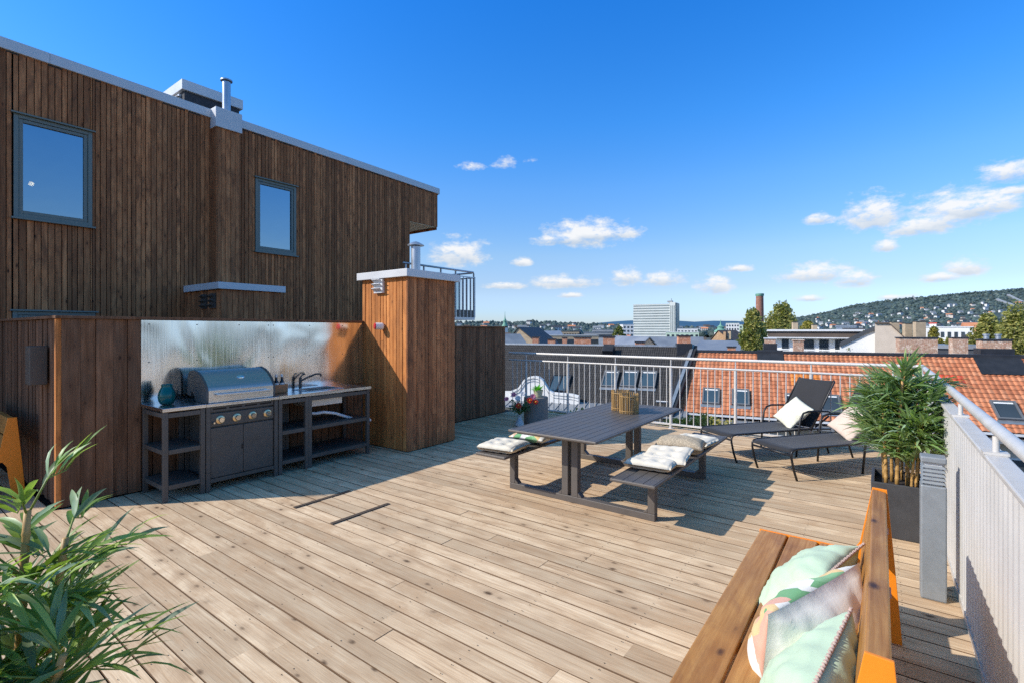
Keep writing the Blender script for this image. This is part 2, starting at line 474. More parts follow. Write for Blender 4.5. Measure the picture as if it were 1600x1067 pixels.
mb.add([(-16.2, -3.2, 5.78), (HX, -3.2, 5.78), (HX, 10.22, 5.52), (-16.2, 10.22, 5.52), (-16.2, -3.2, 5.85), (HX, -3.2, 5.85), (HX, 10.22, 5.60), (-16.2, 10.22, 5.60)],
       [(0, 3, 2, 1), (4, 5, 6, 7), (0, 1, 5, 4), (1, 2, 6, 5), (2, 3, 7, 6), (3, 0, 4, 7)])
mb.build('roof', M['roofing'], house)
mb = MB()
z0, z1 = lambda u: roofz(u) - .005, lambda u: roofz(u) + .155
def slab(mb, x0, x1, ya, yb):
    mb.add([(x0, ya, z0(ya)), (x1, ya, z0(ya)), (x1, yb, z0(yb)), (x0, yb, z0(yb)), (x0, ya, z1(ya)), (x1, ya, z1(ya)), (x1, yb, z1(yb)), (x0, yb, z1(yb))],
           [(0, 3, 2, 1), (4, 5, 6, 7), (0, 1, 5, 4), (1, 2, 6, 5), (2, 3, 7, 6), (3, 0, 4, 7)])
for a, b in ((-3.2, -.6), (-.597, 1.9), (1.903, 4.2), (4.63, 6.4), (6.403, 8.7), (8.703, 10.24)): slab(mb, HX - .3, HX + .045, a, b)
mb.box(-16.2, HX - .31, 10.02, 10.24, 5.54, 5.70)
mb.build('roof_edge', M['white_metal'], house, bevel=.004)
MB().box(-16, HX - .03, 9.17, 10.16, 4.585, 4.60).build('soffit', M['cream'], house)
# pilaster with cap and flue
mb = MB(); clad(mb, 'X+', HX + .2, 4.22, 4.62, 2.46, 5.46, (.07, .09), .02)
clad(mb, 'Y-', 4.20, HX, HX + .2, 2.46, 5.46, (.09, .1)); mb.box(HX + .003, HX + .18, 4.225, 4.60, 2.46, 5.46)
pil = mb.build('pilaster', M['clad'], house, bevel=.0025)
MB().box(HX - .16, HX + .24, 4.17, 4.65, 5.462, 5.83).build('pilaster_cap', M['white_metal'], pil, bevel=.005)
mb = MB(); mb.tube([(HX + .03, 4.45, 5.83), (HX + .03, 4.45, 6.44)], .072, 20)
fl = mb.build('flue_pipe', M['zinc'], house, smooth='angle')
MB().lathe([(.105, 0), (.105, .025), (.02, .05)], (HX + .03, 4.45, 6.46), 20).build('flue_cap', M['zinc'], fl, smooth='angle')
# roof chimney block
mb = MB().box(-12.0, -11.0, 4.03, 5.07, 5.6, 6.36)
ch = mb.build('chimney_block', M['roofing'], house)
MB().box(-12.06, -10.95, 3.97, 5.13, 6.362, 6.56).build('chimney_cap', M['white_metal'], ch, bevel=.006)
mb = MB()
for ya in (-11.9, -11.48):
    for k in range(6):
        z = 5.9 + k * .075; mb.add([(ya, 4.0, z), (ya + .34, 4.0, z), (ya + .34, 3.955, z - .0), (ya, 3.955, z)], [(0, 1, 2, 3)]); mb.box(ya, ya + .34, 3.985, 4.028, z, z + .045)
mb.build('louvre', M['white_metal'], ch)
MB().lathe([(.10, 0), (.10, .08), (.19, .10), (.19, .13), (.05, .19)], (-11.45, 4.30, 6.56), 20).build('roof_vent', M['zinc'], ch, smooth='angle')
# low box against the house
mb = MB(); clad(mb, 'X+', -8.84, 3.79, 4.82, -.3, 2.33, (.08, .1)); clad(mb, 'Y-', 3.78, HX + .02, -8.86, -.3, 2.33, (.08, .1)); mb.box(HX + .003, -8.864, 3.803, 4.80, -.3, 2.325)
ab = mb.build('annex_box', M['clad_sun'] if False else M['clad'], house, bevel=.0025)
MB().box(HX + .004, -8.79, 3.72, 4.88, 2.335, 2.45).build('annex_cap', M['white_metal'], ab, bevel=.005)
for xv in (-9.55, -9.22):
    mb = MB().box(xv, xv + .2, 3.752, 3.777, 2.02, 2.27)
    for k in range(3): mb.obox((xv + .1, 3.735, 2.06 + k * .08), (.1, 0, 0), (0, .022, -.018), (0, .004, .005))
    mb.build('vent_grille', M['steel_dark'], ab)
# windows
def house_window(a, b, p, q):
    mb = MB(); x = HX
    for (ya, yb, za, zb) in ((a + .002, a + .055, p + .002, q - .002), (b - .055, b - .002, p + .002, q - .002), (a + .056, b - .056, p + .002, p + .06), (a + .056, b - .056, q - .055, q - .002)):
        mb.box(x - .12, x + .004, ya, yb, za, zb)
    fr = mb.build('window', M['winframe'], house, bevel=.003)
    mb = MB()
    for (ya, yb, za, zb) in ((a + .057, a + .105, p + .062, q - .058), (b - .105, b - .057, p + .062, q - .058), (a + .106, b - .106, p + .062, p + .11), (a + .106, b - .106, q - .105, q - .058)):
        mb.box(x - .09, x - .012, ya, yb, za, zb)
    mb.build('sash', M['winframe'], fr, bevel=.004)
    MB().box(x - .05, x - .044, a + .106, b - .106, p + .111, q - .106).build('pane', M['pane'], fr)
    MB().box(x - .02, x + .05, a - .03, b + .03, q - .001, q + .022).build('head_flashing', M['winframe'], fr, bevel=.003)
    MB().box(x - .02, x + .06, a - .03, b + .03, p - .03, p - .002).build('sill', M['winframe'], fr, bevel=.003)
    mb = MB(); i0 = x - 2.2
    mb.quad((i0, a - .6, p - .8), (i0, b + .6, p - .8), (i0, b + .6, q + .5), (i0, a - .6, q + .5))
    for yy in (a - .6, b + .6): mb.quad((i0, yy, p - .8), (x - .255, yy, p - .8), (x - .255, yy, q + .5), (i0, yy, q + .5))
    for zz in (p - .8, q + .5): mb.quad((i0, a - .6, zz), (x - .255, a - .6, zz), (x - .255, b + .6, zz), (i0, b + .6, zz))
    mb.build('room_lining', M['interior'], fr, recalc=False)
for w in WIN: house_window(*w)
lp = at(49, 288, 8.0)
g = MB().lathe([(.002, -.035), (.026, -.026), (.036, 0), (.026, .026), (.012, .036)], lp, 14)
o = g.build('pendant_lamp', M['warm_light'], smooth=True); tag(o, 'small warm lit lamp glowing behind the upper left window', 'lamp')
# balcony at the far end of the house
bal = thing('balcony', 'small steel balcony with glass and bar railing at the far end of the timber house', 'balcony', (-9.6, 9.5, 2))
MB().box(HX + .01, -9.16, 8.0, 10.62, 1.93, 2.0).build('slab', M['zinc'], bal)
mb = MB(); mb.tube([(-9.16, 8.0, 3.26), (-9.16, 10.55, 3.26), (-9.3, 10.64, 3.26), (HX, 10.64, 3.26)], .025, 10); mb.build('handrail', M['zinc'], bal, smooth=True)
for yy in (8.1, 8.7, 9.3, 9.86, 10.6): MB().box(-9.2, -9.165, yy - .018, yy + .018, 2.0, 3.24).build('railing_post', M['zinc'], bal)
MB().box(-9.186, -9.18, 8.1, 10.05, 2.02, 3.12).build('glass_panel', M['balc_glass'], bal)
mb = MB()
for k in range(7): mb.box(-9.185 - k * .15, -9.155 - k * .15, 10.6, 10.64, 2.0, 3.13)
mb.box(HX, -9.15, 10.6, 10.64, 3.1, 3.13); mb.box(-9.18, -9.16, 9.9, 10.6, 3.1, 3.13)
for k in range(4): mb.box(-9.182, -9.162, 10.0 + k * .15, 10.02 + k * .15, 2.0, 3.1)
mb.build('bars', M['zinc'], bal); MB().box(-9.179, -9.166, 9.9, 10.58, 2.0, 2.2).build('kick_plate', M['steel_dark'], bal)

# ---- low timber wall behind the grill
wall = thing('timber_wall', 'low dark timber wall behind the outdoor kitchen with a steel splashback', 'wall', (-6.2, 2.9, 0))
mb = MB()
y = 1.22; k = 0
while y < 1.83:      # broad board on board at the left end
    b = min(y + (.118 if k % 2 else .135), 1.835); mb.box(-6.122, -6.10 + (.0 if k % 2 else .018), y, b - .003, .012, 1.755); y = b; k += 1
clad(mb, 'X+', -6.10, 1.835, 4.555, .012, 1.755, (.10, .13), .022, .009)
clad(mb, 'Y-', 1.20, -9.6, -6.215, .012, 1.755, (.095, .115), .022, .008, (), .008)
clad(mb, 'X+', -6.10, 5.52, 8.02, .012, 1.70, (.085, .10), .022, .006)
mb.build('cladding', M['clad_old'], wall, bevel=.0025)
mb = MB().box(-6.32, -6.124, 1.225, 4.55, .0, 1.75); mb.box(-9.6, -6.33, 1.225, 1.42, 0, 1.75); mb.box(-6.32, -6.124, 5.52, 8.02, 0, 1.695)
mb.build('core', M['gap'], wall)
mb = MB()
for k, xx in enumerate((-6.212, -6.172, -6.135)): mb.box(xx, xx + .034, 1.192 - .006 * k, 1.222, .012, 1.755)
mb.build('corner_trim', M['clad_sun'], wall, bevel=.002)
mb = MB().box(-6.36, -6.06, 1.17, 4.553, 1.757, 1.785); mb.box(-9.6, -6.363, 1.17, 1.45, 1.757, 1.785); mb.box(-6.36, -6.07, 5.51, 8.05, 1.702, 1.728)
mb.build('coping', M['clad_old'], wall, bevel=.003)
mb = MB()
for a, b in ((1.832, 3.178), (3.181, 4.548)): mb.box(-6.079, -6.0745, a, b, .89, 1.752)
sp = mb.build('splashback', M['splash'], wall)
mb = MB()
for yy in (1.9, 2.35, 2.8, 3.15, 3.21, 3.7, 4.2, 4.5):
    for zz in (1.71, 1.32): mb.lathe([(.007, 0), (.007, .002)], (-6.0744, yy, zz), 8, axis='x')
mb.build('screws', M['steel_dark'], sp)
mb = MB().box(-6.62, -6.44, 1.06, 1.19, 1.13, 1.50); o = mb.build('junction_box', M['steel_dark'], bevel=.008); tag(o, 'dark grey box mounted on the shaded end of the low timber wall', 'box')
o.data.transform(Matrix.Identity(4))

# ---- clad service shaft
tow = thing('timber_shaft', 'square timber clad shaft with white cap, sunlit orange on one face, beside the sink', 'shaft', (-5.6, 5.03, 0))
mb = MB()
clad(mb, 'Y-', 4.56, -6.1, -5.155, .012, 2.37, (.058, .076), .022, .008); mb.build('sunlit_cladding', M['clad_sun'], tow, bevel=.0025)
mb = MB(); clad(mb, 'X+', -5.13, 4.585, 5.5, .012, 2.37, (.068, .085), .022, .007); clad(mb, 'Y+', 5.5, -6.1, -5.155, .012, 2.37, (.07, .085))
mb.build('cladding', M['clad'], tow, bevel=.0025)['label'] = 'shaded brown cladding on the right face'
MB().box(-5.153, -5.128, 4.556, 4.583, .012, 2.37).build('corner_trim', M['clad'], tow, bevel=.002)
MB().box(-6.12, -5.156, 4.585, 5.475, 0, 2.365).build('core', M['gap'], tow)
MB().box(-6.16, -5.075, 4.50, 5.56, 2.372, 2.475).build('cap', M['white_metal'], tow, bevel=.004)
fl = MB().tube([(-5.6, 5.14, 2.475), (-5.6, 5.14, 2.90)], .068, 24).build('flue_pipe', M['zinc'], tow, smooth='angle')
MB().lathe([(.125, 0), (.125, .008), (.05, .05), (.01, .062)], (-5.6, 5.14, 2.915), 24).build('flue_cap', M['zinc'], fl, smooth='angle')
mb = MB().box(-5.79, -5.60, 4.515, 4.5545, 2.17, 2.365)
for k in range(3): mb.obox((-5.695, 4.495, 2.215 + k * .062), (.088, 0, 0), (0, .028, -.022), (0, .003, .004))
mb.build('vent_grille', M['white_metal'], tow, bevel=.002)
lo = thing('wall_lamp', 'small white wall lamp with red end on the sunlit timber shaft', 'lamp', (-5.66, 4.56, 1.71))
dv = Vector((-.35, -.9, .05)).normalized(); a0 = Vector((-5.62, 4.553, 1.70))
MB().tube([a0, a0 + dv * .015, a0 + dv * .03, a0 + dv * .115], [.035, .05, .052, .046], 16).build('body', M['whiteplastic'], lo, smooth='angle')
MB().tube([a0 + dv * .116, a0 + dv * .13, a0 + dv * .138], [.044, .04, .02], 16).build('red_cap', M['redplastic'], lo, smooth='angle')

# ================================================================ OUTDOOR KITCHEN
XF, XB = -5.5, -6.06
M['sinkmetal'] = plain('sink_metal', (.66, .64, .61), .3, .4, .05)
def leg(mb, x, y, z1, w=.04): mb.box(x - w / 2, x + w / 2, y - w / 2, y + w / 2, 0, z1)
def counter(name, label, y0, y1, cross=None):
    t = thing(name, label, 'counter', (-5.78, (y0 + y1) / 2, 0))
    ys = [y0 + .022, y1 - .022] + ([cross - .022, cross + .022] if cross else [])
    for yy in ys:
        for xx in (XF - .02, XB + .02): MB().box(xx - .02, xx + .02, yy - .0215, yy + .0215, 0, .868).build('leg', M['steel_dark'], t, bevel=.003)
    spans = [(y0, y1)] if not cross else [(y0, cross), (cross, y1)]
    for (a, b) in spans:
        for zz in (.135, .475, .83):
            for xx in (XF - .0185, XB + .0185): MB().box(xx - .0165, xx + .0165, a + .045, b - .045, zz - .022, zz + .022).build('crossbar', M['steel_dark'], t, bevel=.002)
            for yy in (a + .02, b - .02): MB().box(XB + .042, XF - .042, yy - .015, yy + .015, zz - .0215, zz + .0215).build('crossbar', M['steel_dark'], t, bevel=.002)
    for (a, b) in spans:
        for zz in (.155, .495): MB().box(XB + .038, XF - .04, a + .036, b - .036, zz - .008, zz + .004).build('shelf', M['steel_dark'], t)
    return t
lc = counter('side_counter', 'narrow dark steel counter with open shelves and green vase, left of the grill', 1.835, 2.205)
MB().box(-6.072, -5.482, 1.825, 2.207, .87, .905).build('worktop', M['steel'], lc, bevel=.003)
rc = counter('sink_counter', 'wide dark steel counter with inset sink and tap, right of the grill', 2.97, 4.225, 3.34)
mb = MB(); x0, x1, ya, yb = -5.94, -5.62, 3.42, 3.86
for (a, b, c, d) in ((-6.072, -5.482, 2.968, ya), (-6.072, -5.482, yb, 4.235), (-6.072, x0, ya + .0005, yb - .0005), (x1, -5.482, ya + .0005, yb - .0005)): mb.box(a, b, c, d, .87, .905)
mb.build('worktop', M['steel'], rc)
mb = MB(); z = .72
mb.box(x0 + .002, x1 - .002, ya + .002, yb - .002, z, z + .006)
for (a, b, c, d) in ((x0 - .012, x0, ya - .012, yb + .012), (x1, x1 + .012, ya - .012, yb + .012), (x0, x1, ya - .012, ya), (x0, x1, yb, yb + .012)): mb.box(a, b, c, d, z - .003, .868)
mb.lathe([(.045, 0), (.045, -.05), (.03, -.06)], (-5.78, 3.5, z - .003), 16)
mb.build('sink', M['sinkmetal'], rc)
mb = MB()
for (a, b, c, d) in ((x0 - .03, x0 - .002, ya - .03, yb + .03), (x1 + .002, x1 + .03, ya - .03, yb + .03), (x0 - .002, x1 + .002, ya - .03, ya - .002), (x0 - .002, x1 + .002, yb + .002, yb + .03)): mb.box(a, b, c, d, .9055, .911)
mb.build('sink_rim', M['sinkmetal'], rc, bevel=.002)
mb = MB().tube([(-5.99, 3.52, .905), (-5.99, 3.52, 1.05)], .018, 14); mb.tube([(-5.99, 3.52, 1.0), (-5.95, 3.58, 1.04), (-5.9, 3.68, 1.085), (-5.88, 3.73, 1.085), (-5.875, 3.745, 1.055)], .012, 10)
mb.tube([(-5.99, 3.52, 1.05), (-5.98, 3.55, 1.085), (-5.975, 3.58, 1.09)], .009, 8)
mb.build('tap', M['steel_dark'], rc, smooth='angle')
mb = MB().tube([(-5.78, 3.5, .66), (-5.72, 3.5, .615), (-5.70, 3.56, .61), (-5.68, 3.66, .615), (-5.66, 3.8, .585), (-5.64, 3.93, .53), (-5.64, 4.05, .485)], .019, 10)
mb.tube([(-5.6, 4.24, .47), (-5.57, 4.275, .445), (-5.56, 4.28, .42)], .02, 10)
mb.build('drain_hose', M['whiteplastic'], rc, smooth=True)

gr = thing('gas_grill', 'built in gas grill with stainless hood, four knobs and grey cabinet doors', 'grill', (-5.78, 2.59, 0))
G0, G1 = 2.212, 2.962
for yy in (G0 + .021, G1 - .021):
    for xx in (XF - .02, XB + .02): MB().box(xx - .02, xx + .02, yy - .0205, yy + .0205, 0, .868).build('leg', M['steel_dark'], gr, bevel=.003)
mb = MB()
mb.box(XB + .005, XF - .045, G0 + .044, G1 - .044, .10, .86)
mb.box(XF - .04, XF - .004, G0 + .044, G1 - .044, .09, .128)
mb.build('cabinet', M['steel_dark'], gr)
mb = MB().box(XF - .042, XF - .012, G0 + .045, G1 - .045, .662, .795); mb.build('control_panel', M['steel_dark'], gr, bevel=.003)
mb = MB().box(XF - .042, XF - .014, G0 + .045, G1 - .045, .812, .864)
vp = mb.build('vent_strip', M['steel_dark'], gr, bevel=.003)
mb = MB()
for k in range(4): mb.box(XF - .016, XF - .0125, G0 + .07 + k * .16, G0 + .20 + k * .16, .83 + .003, .848)
mb.build('vent_slots', M['gap'], vp)
yc = (G0 + G1) / 2
for (a, b, s) in ((G0 + .047, yc - .002, 1), (yc + .002, G1 - .047, -1)):
    d = MB().box(XF - .04, XF - .016, a, b, .132, .645).build('door', M['steel_dark'], gr, bevel=.004)
    if s == 1: MB().box(XF - .0155, XF - .006, b - .016, b - .002, .385, .435).build('handle', M['black_metal'], d, bevel=.003)
for k in range(4):
    yy = G0 + .14 + k * .165
    kb = MB().lathe([(.042, 0), (.044, .004), (.038, .008)], (XF - .012, yy, .725), 24, axis='x').build('knob', M['brass'], gr, smooth='angle')
    MB().lathe([(.026, .008), (.027, .035), (.024, .040)], (XF - .012, yy, .725), 24, axis='x').build('knob_grip', M['chrome'], kb, smooth='angle')
MB().lathe([(.014, 0), (.014, .012), (.009, .022)], (XF - .012, G0 + .075, .70), 14, axis='x').build('igniter_button', M['chrome'], gr, smooth='angle')
MB().box(-6.072, -5.482, 2.2085, 2.9665, .87, .902).build('worktop', M['steel'], gr, bevel=.002)
# hood: profile in (x, z)
prof = [(-5.535, .905), (-5.535, 1.035), (-5.56, 1.075), (-5.60, 1.118), (-5.66, 1.165), (-5.74, 1.205), (-5.83, 1.225), (-5.92, 1.215), (-5.97, 1.175), (-5.985, 1.12), (-5.985, .96), (-5.90, .955), (-5.90, 1.0), (-5.84, 1.0), (-5.78, .905)]
hd = MB().prism(prof, (0, 0, 0), (1, 0, 0), (0, 0, 1), (0, 1, 0), G0 + .035, G1 - .04).build('hood', M['hood'], gr, smooth='angle')
for a, b in ((G0 + .012, G0 + .034), (G1 - .039, G1 - .017)):
    pr = [(x + (.004 if x > -5.8 else -.004), z + (.006 if z > 1 else 0)) for x, z in prof]
    MB().prism(pr, (0, 0, 0), (1, 0, 0), (0, 0, 1), (0, 1, 0), a, b).build('hood_end', M['steel_dark'], hd, smooth='angle')
MB().box(-5.534, -5.53, G0 + .036, G1 - .041, .908, 1.03).build('hood_front', M['steel'], hd)
mb = MB().bar((-5.485, G0 + .10, .985), (-5.485, G1 - .10, .985), .03, .022)
for yy in (G0 + .12, G1 - .12): mb.box(-5.531, -5.485, yy - .012, yy + .012, .975, .995)
mb.build('hood_handle', M['steel'], hd, bevel=.003)
mb = MB().lathe([(.036, 0), (.036, .006), (.03, .01)], (0, 0, 0), 24); mb.xf(Matrix.Diagonal((.62, 1.15, 1, 1)))
mb.xf(Matrix.Translation((-5.628, yc + .02, 1.142)) @ Matrix.Rotation(R(40), 4, 'Y')); mb.build('badge', M['chrome'], hd, smooth='angle')
mb = MB().lathe([(.028, .006), (.028, .011)], (0, 0, 0), 24); mb.xf(Matrix.Diagonal((.62, 1.15, 1, 1))); mb.xf(Matrix.Translation((-5.628, yc + .02, 1.142)) @ Matrix.Rotation(R(40), 4, 'Y')); 
# things on the counters
prof = [(.038, 0), (.052, .005), (.066, .035), (.072, .07), (.070, .10), (.058, .135), (.045, .16), (.043, .178), (.048, .188), (.044, .188), (.039, .176), (.041, .158), (.054, .132), (.066, .098), (.067, .07), (.06, .035), (.03, .008)]
b_ = MB().lathe(prof, (0, 0, 0), 36)
for i, v in enumerate(b_.v): # ribs
    k = i % 36; f = 1 + (.018 if k % 2 else -.018); v.x *= f * 1.05; v.y *= f * 1.05; v.z *= 1.08
b_.xf(Matrix.Translation((-5.78, 1.96, .907)))
o = b_.build('glass_vase', M['teal'], smooth=True); tag(o, 'ribbed teal glass vase on the counter left of the grill', 'vase')
cr = thing('wooden_crate', 'small wooden condiment crate on the counter between the grill and the tap', 'crate', (-5.80, 3.1, .906))
mb = MB(); cx, cy = -5.80, 3.10
mb.box(cx - .085, cx + .085, cy - .1, cy + .1, .907, .915)
for a, b, c, d in ((cx + .075, cx + .085, cy - .1, cy + .1), (cx - .085, cx - .075, cy - .1, cy + .1), (cx - .074, cx + .074, cy - .1, cy - .09), (cx - .074, cx + .074, cy + .09, cy + .1)): mb.box(a, b, c, d, .916, 1.01)
mb.build('box', M['crate'], cr, bevel=.002)
for k, (xx, yy, lab) in enumerate(((-5.77, 3.085, 'dark bottle in the wooden crate, the one nearer the grill'), (-5.77, 3.155, 'dark bottle in the wooden crate, the one nearer the tap'))):
    bt = thing('bottle', lab, 'bottle', (xx, yy, .916), 'bottles in the wooden crate')
    MB().lathe([(.028, 0), (.029, .01), (.029, .115), (.014, .15), (.0125, .18)], (xx, yy, .916), 18).build('glass_body', M['bottle'], bt, smooth='angle')
    MB().lathe([(.0298, .085), (.0298, .112)], (xx, yy, .916), 18, capb=False, capt=False).build('paper_label', M['whiteplastic'], bt)
    MB().lathe([(.0135, .181), (.0135, .21)], (xx, yy, .916), 14).build('cap', M['whiteplastic'], bt, smooth='angle')
# ================================================================ RAILINGS
RY, RX, RZ = 8.35, .43, 1.175
rail = thing('railing', 'galvanised steel balustrade with thin upright bars along the far edge of the deck', 'railing', (-2.8, RY, 0))
mb = MB(); mb.tube([(-6.25, RY, RZ + .004), (.37, RY, RZ + .004), (.42, RY - .015, RZ + .006), (.44, RY - .07, RZ + .01)], .024, 14); mb.build('handrail', M['rail'], rail, smooth='angle')
mb = MB().tube([(-6.25, RY, 1.035), (.4, RY, 1.035)], .0165, 12); mb.build('upper_rail', M['rail'], rail, smooth='angle')
mb = MB().box(-6.25, .4, RY - .02, RY + .02, .055, .085); mb.build('lower_rail', M['rail'], rail, bevel=.003)
for x in (-5.82, -4.84, -3.85, -2.84, -1.82, -.8, .14):
    p = MB().tube([(x, RY, .0), (x, RY, 1.02)], .0245, 12)
    p.tube([(x, RY, 1.03), (x, RY, 1.16)], .010, 8); p.lathe([(.045, 0), (.045, .008)], (x, RY, 0), 16)
    p.build('post', M['rail'], rail, smooth='angle')
posts = (-5.82, -4.84, -3.85, -2.84, -1.82, -.8, .14)
x = -6.16
while x < .36:
    if min(abs(x - q) for q in posts) > .045: MB().tube([(x, RY, .086), (x, RY, 1.022)], .0078, 8).build('bar', M['rail'], rail, smooth='angle')
    x += .112
fen = thing('panel_railing', 'pale grey balustrade of close upright slats with round handrail along the right deck edge', 'railing', (RX, 4.5, 0))
mb = MB(); pts = [(RX + .01, RY - .06, 1.186), (.432, RY - .2, 1.19)] + [(.425, y, 1.205) for y in (6, 4, 2, 0, -1.5)]
mb.tube(pts, .026, 18); mb.build('handrail', M['rail'], fen, smooth='angle')
mb = MB().box(.372, .452, -1.6, 8.31, 1.075, 1.10); mb.build('cap_rail', M['rail'], fen, bevel=.006)
mb = MB()
yb = [7.9 - 1.21 * k for k in range(8)]
for k, y in enumerate(yb):
    st = MB().tube([(.415, y, 1.10), (.415, y, 1.18)], .013, 10).box(.372 - .003, .455, y - .035, y + .035, 1.1005, 1.112)
    st.build('stanchion', M['rail'] if k != 2 else M['steel_dark'], fen, smooth='angle')
edges = [8.3] + [y for y in yb if y < 8.2] + [-1.6]
for a, b in zip(edges, edges[1:]):
    n = max(2, round((a - b) / .095)); st = (a - b) / n; mb = MB()
    for k in range(n):
        yc_ = a - (k + .5) * st; hw = st * .44; b0 = len(mb.v); sec = [(-hw, .018), (-hw * .96, .0), (-hw * .78, -.013), (-hw * .4, -.021), (0, -.0235), (hw * .4, -.021), (hw * .78, -.013), (hw * .96, 0), (hw, .018)]
        for z in (.035, 1.074):
            for (dy, dx) in sec: mb.v.append(Vector((.412 + dx, yc_ + dy, z)))
        L = len(sec)
        for q in range(L): mb.f.append((b0 + q, b0 + (q + 1) % L, b0 + L + (q + 1) % L, b0 + L + q)); mb.m.append(0)
    mb.box(.4315, .437, b + .004, a - .004, .04, 1.07)
    mb.build('slat_panel', M['panel'], fen)
mb = MB().box(.385, .40, -1.6, 8.3, .012, .05); mb.box(.412, .44, -1.6, 8.3, .012, 1.07) if False else None
mb.build('base_rail', M['rail'], fen)
mb = MB()
for y in [8.3 - .6 * k for k in range(16)]: mb.lathe([(.012, 0), (.012, .008)], (.38, y, .01), 8)

# ================================================================ BOLLARD
bo = thing('bollard_light', 'square grey bollard light with louvred head beside the panel railing', 'bollard light', (.265, 4.04, 0))
bx0, bx1, by0, by1 = .202, .326, 3.972, 4.092
MB().box(bx0, bx1, by0, by1, 0, .70).build('post', M['bollard'], bo, bevel=.008)
mb = MB()
for k in range(5):
    z = .712 + k * .024
    mb.add([(bx0 + .003, by0 + .003, z), (bx1 - .003, by0 + .003, z), (bx1 - .003, by1 - .003, z), (bx0 + .003, by1 - .003, z),
            (bx0 + .014, by0 + .014, z + .013), (bx1 - .014, by0 + .014, z + .013), (bx1 - .014, by1 - .014, z + .013), (bx0 + .014, by1 - .014, z + .013)],
           [(0, 3, 2, 1), (4, 5, 6, 7), (0, 1, 5, 4), (1, 2, 6, 5), (2, 3, 7, 6), (3, 0, 4, 7)])
lv = mb.build('louvre_head', M['bollard'], bo, kind=None)
MB().box(bx0 + .02, bx1 - .02, by0 + .02, by1 - .02, .701, .835).build('diffuser', M['whiteplastic'], bo)
MB().box(bx0, bx1, by0, by1, .838, .876).build('top_cap', M['bollard'], bo, bevel=.008)

# ================================================================ BAMBOO IN PLANTERS
def leaf(mb, p, d, n, L, w, droop):
    d = d.normalized(); s = d.cross(n).normalized(); n = s.cross(d)
    prof = [(0, .10), (.16, .72), (.38, 1.0), (.62, .85), (.84, .42), (1, .02)]
    b = len(mb.v)
    for (t, k) in prof:
        c = p + d * (L * t) + Vector((0, 0, -1)) * (droop * L * t * t) + n * (.05 * L * math.sin(t * 3.14))
        mb.v += [c - s * (w * k) + n * (w * k * .35), c, c + s * (w * k) + n * (w * k * .35)]
    for i in range(len(prof) - 1):
        for j in (0, 1):
            q = b + i * 3 + j; mb.f.append((q, q + 1, q + 4, q + 3)); mb.m.append(0)

def bamboo(t, base, seed, fans, canes, lean=(0, 0), z0=.435, spread=.30, ztop=1.40, lw=(.0085, .0125), fan_w=None, ur=(.22, 1.0), ll=(.11, .19), bf=.8, lm='leaf'):
    rd = random.Random(seed); B = Vector(base); paths = []
    for (cx, cy, h) in canes:
        p0 = B + Vector((cx, cy, z0 - .05)); bend = Vector((cx * bf + rd.uniform(-.05, .05), cy * bf + rd.uniform(-.05, .05), 0))
        pts = [p0 + Vector((0, 0, (h - z0) * k / 12)) + bend * (k / 12) ** 1.6 for k in range(13)]
        rad = rd.uniform(.010, .0155); rr = []
        dp = []
        for k, p in enumerate(pts):   # swollen nodes
            dp += [p - Vector((0, 0, .008)), p, p + Vector((0, 0, .008))] if 0 < k < 12 else [p]
            f = 1 - .035 * k
            rr += [rad * f, rad * f * 1.22, rad * f] if 0 < k < 12 else [rad * f]
        MB().tube(dp, rr, 10).build('cane', M['cane'], t, smooth=True); paths.append(pts)
    tw = MB(); lf = MB()
    for i in range(fans):
        pts = rd.choice(paths); u = rd.uniform(*ur) ** .8; k = min(11, int(u * 12)); p = pts[k].lerp(pts[k + 1], u * 12 - k)
        a = rd.uniform(0, 6.283) if fan_w is None else fan_w(rd)
        hgt = (p.z - z0) / (ztop - z0)
        Ls = spread * rd.uniform(.35, 1.0) * (1.15 - .55 * max(0, hgt - .3))
        up = rd.uniform(.15, 1.0) if hgt < .8 else rd.uniform(.6, 2.0)
        d = Vector((math.cos(a), math.sin(a), up)).normalized()
        e = p + d * Ls; mid = p.lerp(e, .5) + Vector((0, 0, .03))
        e.z -= .02
        tw.tube([p, mid, e], [.0035, .0028, .0015], 5)
        nl = rd.randint(6, 10); side = d.cross(Vector((0, 0, 1))).normalized(); nn = side.cross(d)
        for j in range(nl):
            f = .35 + .65 * j / (nl - 1); q = p.lerp(mid, f * 2) if f < .5 else mid.lerp(e, f * 2 - 1)
            ang = (1 if j % 2 else -1) * rd.uniform(.25, .8) * (1.2 - .8 * f)
            ld = (d * math.cos(ang) + side * math.sin(ang) + nn * rd.uniform(-.25, .3)).normalized()
            leaf(lf, q, ld, (nn * .8 + side * rd.uniform(-.6, .6) + Vector((0, 0, .35))).normalized(), rd.uniform(*ll), rd.uniform(*lw), rd.uniform(-.05, .38))
    tw.build('twigs', M['twig'], t, smooth=True)
    lf.build('foliage', M[lm], t, smooth=True, recalc=False)

